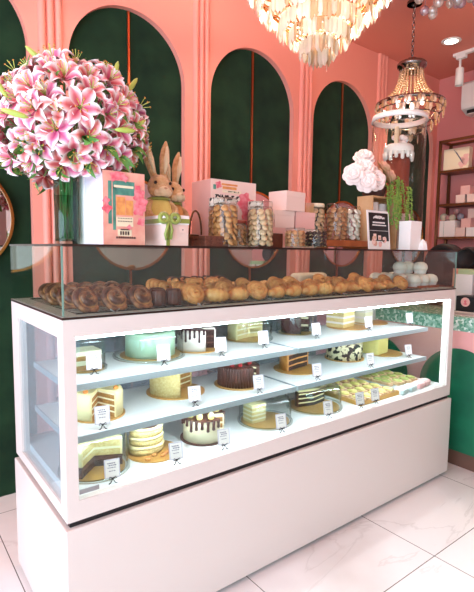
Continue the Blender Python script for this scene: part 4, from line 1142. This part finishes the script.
# ------------------------------------------------------------------ tall glass cylinder with show cake
CX_, CY_ = 2.045, .27
t = thing('glass_cylinder', 'tall clear glass display cylinder with a flared white rim on the right of the case', 'display cylinder', (CX_, CY_, ZT))
obj('glass_wall', MB().lathe([(.150, 0), (.152, 0), (.152, .745), (.1495, .745), (.1495, 0)], 48), M['tallglass'], t)
obj('white_rim', MB().lathe([(.149, .745), (.159, .745), (.153, .775), (.149, .775), (.149, .745)], 48), M['plastic_white'], t)
obj('base_plate', MB().cyl(.149, 0, .008, 40, smooth=False), M['paper_white'], t)
sc_ = thing('show_cake', 'tiered terracotta and white show cake on a pillar inside the tall glass cylinder', 'cake', (CX_, CY_, ZT+.0085))
sc_.location = (CX_-.012, CY_-.01, ZT+.0085)
obj('lower_tier', MB().cyl(.085, 0, .20, 36), M['paper_blush'], sc_, bevel=.008)
obj('terracotta_tier', MB().cyl(.062, .20, .545, 36, r2=.068), M['terracotta'], sc_)
dm = MB(); dm.lathe([(.001, .60), (.07, .60), (.082, .59), (.084, .57), (.080, .545), (.068, .54), (.001, .54)], 36)
for k in range(14):
    a = 2*PI*k/14; L = .015+.02*((k*7) % 5)/5; dm.tube([(.078*math.cos(a), .078*math.sin(a), .555), (.076*math.cos(a), .076*math.sin(a), .54-L), (.075*math.cos(a), .075*math.sin(a), .535-L)], [.012, .010, .004], 8)
obj('white_drip_icing', dm, M['icing'], sc_)
obj('candle', MB().cyl(.013, .60, .70, 16, cx=-.025), M['print_cream'], sc_)
m = MB(); rnd = random.Random(2)
for k in range(7): m.ell((.02+rnd.uniform(-.03, .035), rnd.uniform(-.04, .04), .61+rnd.uniform(0, .05)), (.018, .018, .016), 10)
obj('sugar_flower', m, M['rose'], sc_)
pbox(1.90, .075, ZT, .10, .07, .155, 'tall white box right of the trailing plant in front of the cylinder', 0, 'paper_white')
pbox(2.00, .085, ZT, .07, .06, .05, 'small white box at the foot of the glass cylinder, right of the tall white box', 0, 'paper_blush')
tag(obj('paper_star', MB().lathe([(.001, 0), (.026, 0), (.022, .03), (.008, .055), (.001, .06)], 5, smooth=False), M['paper_white'], loc=(1.955, .03, ZT)), 'little white cone ornament before the two white boxes', 'ornament')

# ------------------------------------------------------------------ chandeliers
def drop(m, x, y, z, L, wd, a, th=.004):
    """faceted flat drop hanging from (x,y,z), facing direction a"""
    mx = Matrix.Translation((x, y, z)) @ Matrix.Rotation(a, 4, 'Z')
    pr = [(0, 0), (wd*.55, -.08*L), (wd*.5, -.75*L), (0, -L), (-wd*.5, -.75*L), (-wd*.55, -.08*L)]
    fr = [m.bm.verts.new(mx @ Vector((th*.2, px_, pz))) for px_, pz in pr]
    bk = [m.bm.verts.new(mx @ Vector((-th*.2, px_, pz))) for px_, pz in pr]
    cf = m.bm.verts.new(mx @ Vector((th, 0, -.45*L))); cb = m.bm.verts.new(mx @ Vector((-th, 0, -.45*L)))
    for i in range(6):
        j = (i+1) % 6
        for q in ([fr[i], fr[j], cf], [bk[j], bk[i], cb], [fr[i], bk[i], bk[j], fr[j]]):
            f_ = m.bm.faces.new(q); f_.material_index = m.mi
ch = thing('tiered_chandelier', 'big cream crystal chandelier with tiers narrowing downwards at top centre', 'chandelier', (1.275, .20, 0))
tiers = [(2.285, .045), (2.325, .085), (2.375, .135), (2.425, .185), (2.475, .235), (2.530, .285), (2.590, .335), (2.655, .38)]
rnd = random.Random(31); cnt = 0; rest = MB()
fr = MB()
for z, r in tiers:
    fr.lathe([(r-.016, z-.006), (r-.008, z-.006), (r-.008, z), (r-.016, z), (r-.016, z-.006)], 36)
for k in range(6):
    a = 2*PI*k/6; fr.tube([(r*math.cos(a), r*math.sin(a), z) for z, r in tiers] + [(0, 0, 2.80)], .004, 6)
obj('frame', fr, M['gold'], ch)
for z, r in tiers:
    n = max(10, int(2*PI*r/.019))
    for k in range(n):
        a = 2*PI*k/n; L = rnd.uniform(.066, .096)
        cam_side = math.cos(a)*(-.72) + math.sin(a)*(-.68)
        m = MB() if (cam_side > .25 and cnt < 98) else rest
        m.mi = 0 if rnd.random() < .7 else 1
        rj = r + rnd.uniform(-.006, .004); drop(m, rj*math.cos(a), rj*math.sin(a), z+.006, L, .024, a + rnd.uniform(-.7, .7))
        if m is not rest:
            cnt += 1; obj('crystal_drop', m, [M['crystal_warm'], M['crystal_amber']], ch)
o = obj('crystal_fringe', rest, [M['crystal_warm'], M['crystal_amber']], ch); o['kind'] = 'stuff'
obj('hanging_rod', MB().tube([(0, 0, 2.79), (0, 0, 3.06)], .008, 10), M['gold'], ch)
obj('ceiling_rose', MB().cyl(.07, 3.05, 3.07, 24), M['gold'], ch)
for k in range(6):
    a = 2*PI*k/6+.3; obj('bulb', MB().ell((.16*math.cos(a), .16*math.sin(a), 2.60), (.018, .018, .03), 10), M['lamp_glow'], ch)

c2 = thing('basket_chandelier', 'chandelier of crystal bead strands under a silver crown hanging on a chain', 'chandelier', (2.62, .58, 0))
m = MB(); z = 2.70; k = 0
while z < 3.05:
    mx = Matrix.Translation((0, 0, z)) @ Matrix.Rotation(PI/2*(k % 2), 4, 'Z')
    m.tube([mx @ Vector((.009*math.cos(q), 0, .019*math.sin(q))) for q in [2*PI*i/12 for i in range(13)]], .0028, 6); z += .031; k += 1
obj('chain', m, M['chrome'], c2)
obj('ceiling_rose', MB().cyl(.05, 3.05, 3.07, 20), M['chrome'], c2)
obj('crown', MB().lathe([(.001, 2.70), (.03, 2.695), (.05, 2.67), (.092, 2.665), (.100, 2.655), (.097, 2.635), (.085, 2.63), (.078, 2.605), (.06, 2.60), (.001, 2.60)], 32), M['chrome'], c2)
RB, ZR = .225, 2.385
for k in range(22):
    a = 2*PI*k/22; m = MB(); n = 15
    for q in range(n):
        u = q/(n-1); r = .075 + .025*u + (RB-.10)*u**3.2; z = 2.61 + (ZR-2.61)*u
        m.ell((r*math.cos(a), r*math.sin(a), z), (.0085, .0085, .0085), 6)
    obj('bead_strand', m, M['crystal_amber'], c2)
obj('ring', MB().lathe([(RB-.008, ZR-.012), (RB+.006, ZR-.012), (RB+.006, ZR+.008), (RB-.008, ZR+.008), (RB-.008, ZR-.012)], 40), M['chrome'], c2)
cnt = 0
for z, r, n, L in ((ZR, RB+.008, 34, .05), (ZR-.045, RB, 32, .055), (ZR-.09, RB*.86, 26, .055), (ZR-.135, RB*.70, 20, .055), (ZR-.18, RB*.5, 14, .055), (ZR-.22, RB*.28, 8, .055)):
    for k in range(n):
        a = 2*PI*(k+.5*(cnt % 2))/n
        if math.cos(a)*(-.84)+math.sin(a)*(-.55) > -.45 and cnt < 95:
            m = MB(); m.mi = k % 2; drop(m, r*math.cos(a), r*math.sin(a), z, L, .026, a, .006); obj('crystal_drop', m, [M['crystal_clear'], M['crystal_amber']], c2); cnt += 1
m = MB()
for z, r in ((ZR-.045, RB), (ZR-.09, RB*.86), (ZR-.135, RB*.70), (ZR-.18, RB*.5), (ZR-.22, RB*.28)): m.lathe([(r-.004, z-.003), (r+.003, z-.003), (r+.003, z+.003), (r-.004, z+.003), (r-.004, z-.003)], 32)
for k in range(8):
    a = 2*PI*k/8; m.tube([(RB*math.cos(a), RB*math.sin(a), ZR), (RB*.86*math.cos(a), RB*.86*math.sin(a), ZR-.09), (RB*.5*math.cos(a), RB*.5*math.sin(a), ZR-.18), (0, 0, ZR-.235)], .002, 5)
obj('basket_frame', m, M['chrome'], c2)
for k in range(4):
    a = PI/2*k+.4; obj('bulb', MB().ell((.08*math.cos(a), .08*math.sin(a), ZR+.01), (.013, .013, .025), 10), M['lamp_glow'], c2)
c3 = thing('globe_chandelier', 'chandelier of pale lilac glass balls cut off at the top right of the photo', 'chandelier', (1.735, -.20, 0))
rnd = random.Random(8)
for k in range(26):
    a = rnd.uniform(0, 6.28); r = rnd.uniform(.02, .17); z = 2.485 + .12*(r/.17)*rnd.random() + rnd.uniform(0, .03)
    m = MB(); m.mi = k % 2; m.ell((r*math.cos(a), r*math.sin(a), z), (.022, .022, .022), 12); m.tube([(r*math.cos(a), r*math.sin(a), z+.02), (r*.9*math.cos(a), r*.9*math.sin(a), 2.72)], .0015, 5)
    obj('glass_ball', m, [M['crystal_lilac'], M['crystal_clear']], c3)
obj('ceiling_plate', MB().cyl(.18, 2.72, 2.735, 32), M['chrome'], c3)
obj('hanging_rod', MB().tube([(0, 0, 2.73), (0, 0, 3.07)], .007, 8), M['chrome'], c3)

# ------------------------------------------------------------------ ceiling lights, air conditioner
def downlight(x, y, lb):
    t = thing('ceiling_downlight', lb, 'ceiling light', (x, y, H), group='ceiling downlights')
    obj('trim_ring', MB().lathe([(.052, -.006), (.075, -.006), (.078, 0), (.052, 0), (.052, -.006)], 32), M['plastic_white'], t)
    obj('diffuser', MB().cyl(.052, -.004, 0, 28), M['lamp_glow'], t)
downlight(3.40, .735, 'round recessed downlight in the coral ceiling right of the chain')
t = thing('track_spotlight', 'small white cylinder spotlight hanging from a white ceiling track', 'spotlight', (3.68, .80, 0))
obj('track_rail', MB().box(-.018, .018, -1.6, .06, 3.045, 3.07), M['plastic_white'], t)
obj('adapter', MB().box(-.02, .02, -.05, .03, 3.015, 3.045), M['plastic_white'], t)
obj('arm', MB().tube([(0, 0, 3.015), (0, 0, 2.93)], .010, 8), M['plastic_white'], t)
obj('lamp_head', MB().lathe([(.001, 2.94), (.030, 2.94), (.034, 2.935), (.034, 2.795), (.028, 2.795), (.026, 2.81), (.001, 2.81)], 24), M['plastic_white'], t)
t = thing('air_conditioner', 'white wall air conditioner cut off at the right edge of the photo', 'air conditioner', (WR, .92, 2.63))
m = MB(); prof = [(-.20, .04), (-.21, .09), (-.21, .255), (-.19, .28), (0, .28), (0, 0), (-.10, 0)]
A_ = [m.bm.verts.new((x, 0, z)) for x, z in prof]; B_ = [m.bm.verts.new((x, -.85, z)) for x, z in prof]
m.bm.faces.new(A_); m.bm.faces.new(B_[::-1])
for i in range(len(prof)): m.bm.faces.new([A_[i], A_[(i+1) % len(prof)], B_[(i+1) % len(prof)], B_[i]])
obj('housing', m, M['plastic_white'], t, bevel=.008)
obj('air_outlet', MB().box(-.185, -.09, -.80, -.05, -.004, .028), M['dark'], t)
obj('louver', MB().box(-.19, -.12, -.80, -.05, -.012, -.006), M['plastic_white'], t)

# ------------------------------------------------------------------ right wall shelving
t = thing('display_rack', 'brown gold metal shelf rack on the rose wall at the right', 'shelving', (0, 0, 0))
X0, X1, Y0, Y1 = 3.93, 4.14, .0, 1.10
for x in (X0, X1-.022):
    for y in (Y0, Y1-.022): obj('post', MB().box(x, x+.022, y, y+.022, 0, 2.41), M['shelfbrown'], t)
for z, nm in ((2.412, 'top_frame'), (2.128, 'shelf'), (1.812, 'shelf'), (1.500, 'shelf'), (1.10, 'shelf'), (.6, 'shelf')):
    m = MB()
    if nm == 'top_frame':
        m.box(X0, X1, Y1-.022, Y1, z-.022, z); m.box(X0, X1, Y0, Y0+.022, z-.022, z); m.box(X0, X0+.022, Y0+.022, Y1-.022, z-.022, z); m.box(X1-.022, X1, Y0+.022, Y1-.022, z-.022, z)
    else: m.box(X0+.002, X1-.002, Y0+.002, Y1-.002, z-.022, z)
    obj(nm, m, M['shelfbrown'], t)
t = thing('gift_bag', 'cream paper bag with pink flower print on the top rack shelf', 'bag', (4.03, .965, 2.128), .05)
m = MB(); m.box(-.035, .035, -.125, .115, 0, .205); obj('bag_body', m, M['print_cream'], t)
m = MB()
for (cy, cz, r_) in ((-.09, .075, .035), (-.06, .05, .03), (-.10, .12, .025), (-.07, .10, .022)):
    m.slot(0).poly([(-.0358, cy+r_*(1+.2*math.sin(q*3))*math.cos(q), cz+r_*(1+.2*math.sin(q*3))*math.sin(q)) for q in [2*PI*i/16 for i in range(16)]])
m.slot(1)
for k in range(4): m.tube([(-.0355, .02-.01*k, .195-.01*k), (-.0355, -.03-.008*k, .12-.008*k), (-.0355, -.07, .06)], .0016, 5)
obj('flower_print', m, [M['paper_pink'], M['ink']], t)
def cube_box(x, y, z, s_, lb, m='paper_blush', rz=0):
    t = thing('small_gift_box', lb, 'box', (x, y, z), rz)
    obj('box_body', MB().box(-s_/2, s_/2, -s_/2, s_/2, 0, s_*.75), M[m], t); obj('lid', MB().box(-s_/2-.001, s_/2+.001, -s_/2-.001, s_/2+.001, s_*.75, s_*.95), M[m], t)
cube_box(4.03, .893, 1.812, .085, 'blush cube box on the second rack shelf, lower left of three')
cube_box(4.03, .785, 1.812, .085, 'blush cube box on the second rack shelf, lower right at the photo edge')
cube_box(4.03, .850, 1.812+.081, .085, 'dusty cube box topping the three on the second rack shelf', 'rose_dusty2') if 'rose_dusty2' in M else cube_box(4.03, .850, 1.893, .085, 'pink cube box topping the three on the second rack shelf', 'paper_pink')
cube_box(4.03, .875, 1.50, .09, 'blush cube box beside the pompom bag, bottom row of the third rack shelf')
cube_box(4.03, .770, 1.50, .09, 'blush cube box at the photo edge, bottom row of the third rack shelf', 'paper_white')
cube_box(4.03, .825, 1.50+.0855, .09, 'pink cube box in the middle row of the third rack shelf', 'paper_pink')
cube_box(4.03, .765, 1.50+.171, .09, 'blush cube box at the top of the stack on the third rack shelf')
t = thing('gift_bag', 'white paper bag with pompoms showing on the third rack shelf', 'bag', (4.03, 1.00, 1.50))
m = MB(); m.box(-.05, .05, -.075, .08, 0, .155); obj('bag_body', m, M['paper_white'], t)
obj('bag_fold', MB().box(-.0515, -.0505, .035, .037, 0, .155), M['print_green'], t)
for (y, z, r_, mm, lb) in ((1.065, 1.695, .035, 'pom_cream', 'cream pompom, leftmost over the white bag'), (1.02, 1.685, .028, 'pom_rose', 'rose pompom between the two cream ones'), (.975, 1.683, .032, 'pom_cream', 'cream pompom over the right of the white bag'), (.895, 1.69, .032, 'pom_blue', 'grey blue pompom right of the white bag'), (.935, 1.745, .028, 'pom_rose', 'dull rose pompom above the others')):
    t = thing('pompom', lb, 'pompom', (4.02, y, z), group='pompoms over the bag')
    obj('tuft', MB().ell((0, 0, 0), (r_, r_, r_), 16), M[mm], t)
    obj('stick', MB().tube([(0, 0, 0), ((0, (1.0-y)*.8, 1.655-z))], .002, 5), M['stem'], t)

# ------------------------------------------------------------------ service counter at the right
cx0 = 2.44
t = thing('service_counter', 'pink service counter with green arch panels and terrazzo top at the right', 'counter', (cx0, 0, 0))
YB, YF = 1.24, -2.2
obj('counter_body', MB().box(.004, .60, YF, YB, .10, .862), M['counter_pink'], t)
obj('terrazzo_top', MB().box(-.0, .62, YF-.01, YB, .862, .952), M['terrazzo'], t, bevel=.003)
obj('kick_board', MB().box(.004, .58, YF+.01, YB-.01, 0, .10), M['kick'], t)
for yc in (.03+.62, .03, .03-.62, .03-1.24, .03-1.86):
    m = MB(); pts = arch_pts(yc-.262, yc+.262, 24, .49); pts = [(yc-.262, .10)] + pts + [(yc+.262, .10)]
    f_ = [m.bm.verts.new((-.010, y, z)) for y, z in pts]; g_ = [m.bm.verts.new((.004, y, z)) for y, z in pts]
    m.bm.faces.new(f_); m.bm.faces.new(g_[::-1])
    for i in range(len(pts)): m.bm.faces.new([f_[i], f_[(i+1) % len(pts)], g_[(i+1) % len(pts)], g_[i]])
    obj('arch_panel', m, M['counter_green'], t)
ZK = .952
t = thing('display_box', 'black carton with a round pink emblem on the terrazzo counter', 'box', (2.60, .05, ZK))
obj('box_body', MB().box(0, .12, -.16, .11, .0, .115), M['blackmatt'], t, bevel=.003)
m = MB(); m.poly([(-.0008, .047+.030*math.cos(q), .078+.030*math.sin(q)) for q in [2*PI*i/24 for i in range(24)]])
m.slot(1).poly([(-.0014, .047+.008*math.cos(q), .082+.010*math.sin(q)) for q in [2*PI*i/12 for i in range(12)]]); m.slot(1).poly([(-.0014, .047+.013*math.cos(q), .066+.006*math.sin(q)) for q in [2*PI*i/12 for i in range(12)]])
obj('round_emblem', m, [M['paper_pink'], M['print_red']], t)
t = thing('tent_card', 'long pink and white card with dark lettering lying before the black carton', 'card', (2.515, .05, ZK))
tl = Matrix.Rotation(R_(35), 4, 'Y')
m = MB(); m.box(-.02, .045, -.16, .10, .016, .0185, tl); m.box(0.0, .04, -.15, .09, .0, .004)
m.slot(1); rnd = random.Random(6); y = .06
while y > -.14:
    l = rnd.uniform(.008, .02); m.box(.004+rnd.uniform(-.004, .004), .018, y-l, y, .0185, .0192, tl); y -= l+.008
obj('card', m, [M['paper_blush'], M['inkdark']], t)
t = thing('paper_bag', 'white paper bag standing behind the black carton on the counter', 'bag', (2.80, .19, ZK))
m = MB(); m.box(-.045, .045, -.055, .06, 0, .25); obj('bag_body', m, M['paper_white'], t)
t = thing('paper_bag', 'second white paper bag at the right edge of the photo on the counter', 'bag', (2.80, .06, ZK))
m = MB(); m.box(-.045, .045, -.055, .05, 0, .25); obj('bag_body', m, M['paper_blush'], t)
t = thing('green_box', 'pale green box lying on the white paper bags', 'box', (2.80, .125, ZK+.2505)); obj('box_body', MB().box(-.04, .04, -.11, .115, 0, .035), mat('pale_green_card', '#b9c99a', .6), t, bevel=.002)
def black_round(x, y, z, r, lb, sx=1):
    t = thing('round_black_case', lb, 'round case', (x, y, z))
    mx = Matrix.Translation((0, 0, r)) @ Matrix.Rotation(-PI/2, 4, 'Y') @ Matrix.Rotation(0, 4, 'Z')
    obj('round_body', MB().lathe([(.001, -.05), (r*.9, -.05), (r, -.03), (r, .03), (r*.92, .05), (r*.8, .055), (r*.75, .05), (.001, .045)], 40, mx=mx), M['blackmatt'], t)
    obj('foot', MB().box(-.05, .05, -r*.35, r*.35, 0, .03), M['blackmatt'], t)
black_round(2.97, .45, 1.105, .155, 'larger round black case standing behind the glass box at the right end')
black_round(2.97, .27, 1.235, .078, 'smaller round black case right of the larger one')
black_round(2.97, .10, 1.235, .078, 'smaller round black case cut by the right edge of the photo')
t = thing('back_riser', 'dark brown wooden riser on the counter under the round black cases', 'riser', (2.97, .20, ZK)); obj('riser_body', MB().box(-.06, .075, -.22, .42, 0, .153), M['woven'], t); obj('riser_step', MB().box(-.06, .075, -.22, .155, .153, .283), M['paper_salmon'], t)

# ------------------------------------------------------------------ lights
def area(name, loc, rot, sx, sy, power, col, spread=PI):
    l = bpy.data.lights.new(name, 'AREA'); l.shape = 'RECTANGLE'; l.size = sx; l.size_y = sy; l.energy = power; l.color = lin(col)[:3]
    o = bpy.data.objects.new(name, l); C.objects.link(o); o.location = loc; o.rotation_euler = rot; return o
area('daylight_front_window', (-.7, WF+.02, 1.52), (PI/2, 0, 0), 3.1, 2.35, 21, '#f2fff6')
area('daylight_left_window', (WL+.02, -1.25, 1.52), (PI/2, 0, -PI/2), 3.8, 2.45, 190, '#cfe8ff')
def spot(loc, p, col='#ffe6cf', ang=110, blend=.8, r=.06):
    l = bpy.data.lights.new('downlight_beam', 'SPOT'); l.energy = p; l.color = lin(col)[:3]; l.spot_size = R_(ang); l.spot_blend = blend; l.shadow_soft_size = r
    o = bpy.data.objects.new('downlight_beam', l); C.objects.link(o); o.location = loc
for x, y, p_ in ((3.40, .735, 40), (2.2, -.9, 16), (.6, -1.2, 12), (-.9, .2, 40), (3.4, -1.0, 36), (.45, .80, 26), (1.45, .80, 26)): spot((x, y, 3.05), p_*1.15)  # final pair is added out of view to brighten the arch wall
for (x, y), lb in (((2.2, -.9), 'round recessed downlight over the right of the shop floor'), ((.6, -1.2), 'round recessed downlight over the middle of the shop floor'), ((-.9, .2), 'round recessed downlight left of the case'), ((3.4, -1.0), 'round recessed downlight over the counter'), ((.45, .80), 'added unseen downlight brightening the arch wall above the bouquet'), ((1.45, .80), 'added unseen downlight brightening the arch wall behind the big chandelier')): downlight(x, y, lb)
def point(loc, p, r, col='#ffd9a8'):
    l = bpy.data.lights.new('chandelier_glow', 'POINT'); l.energy = p; l.color = lin(col)[:3]; l.shadow_soft_size = r
    o = bpy.data.objects.new('chandelier_glow', l); C.objects.link(o); o.location = loc
point((1.275, .20, 2.62), 24, .10, '#fff0dc'); point((1.275, .20, 2.42), 2.5, .03, '#fff0dc'); point((2.62, .58, 2.38), 6, .05)

wd_ = bpy.data.worlds.new('sky'); SC.world = wd_; wd_.use_nodes = True
wd_.node_tree.nodes['Background'].inputs[0].default_value = lin('#dfeaf7'); wd_.node_tree.nodes['Background'].inputs[1].default_value = 1.2

SC.view_settings.view_transform = 'Standard'; SC.view_settings.look = 'None'; SC.view_settings.gamma = 1; SC.view_settings.use_curve_mapping = False
SC.view_settings.exposure = 0.08
SC.cycles.max_bounces = 10; SC.cycles.transparent_max_bounces = 40; SC.cycles.diffuse_bounces = 3; SC.cycles.glossy_bounces = 4
SC.cycles.caustics_reflective = False; SC.cycles.caustics_refractive = False; SC.cycles.sample_clamp_indirect = 6
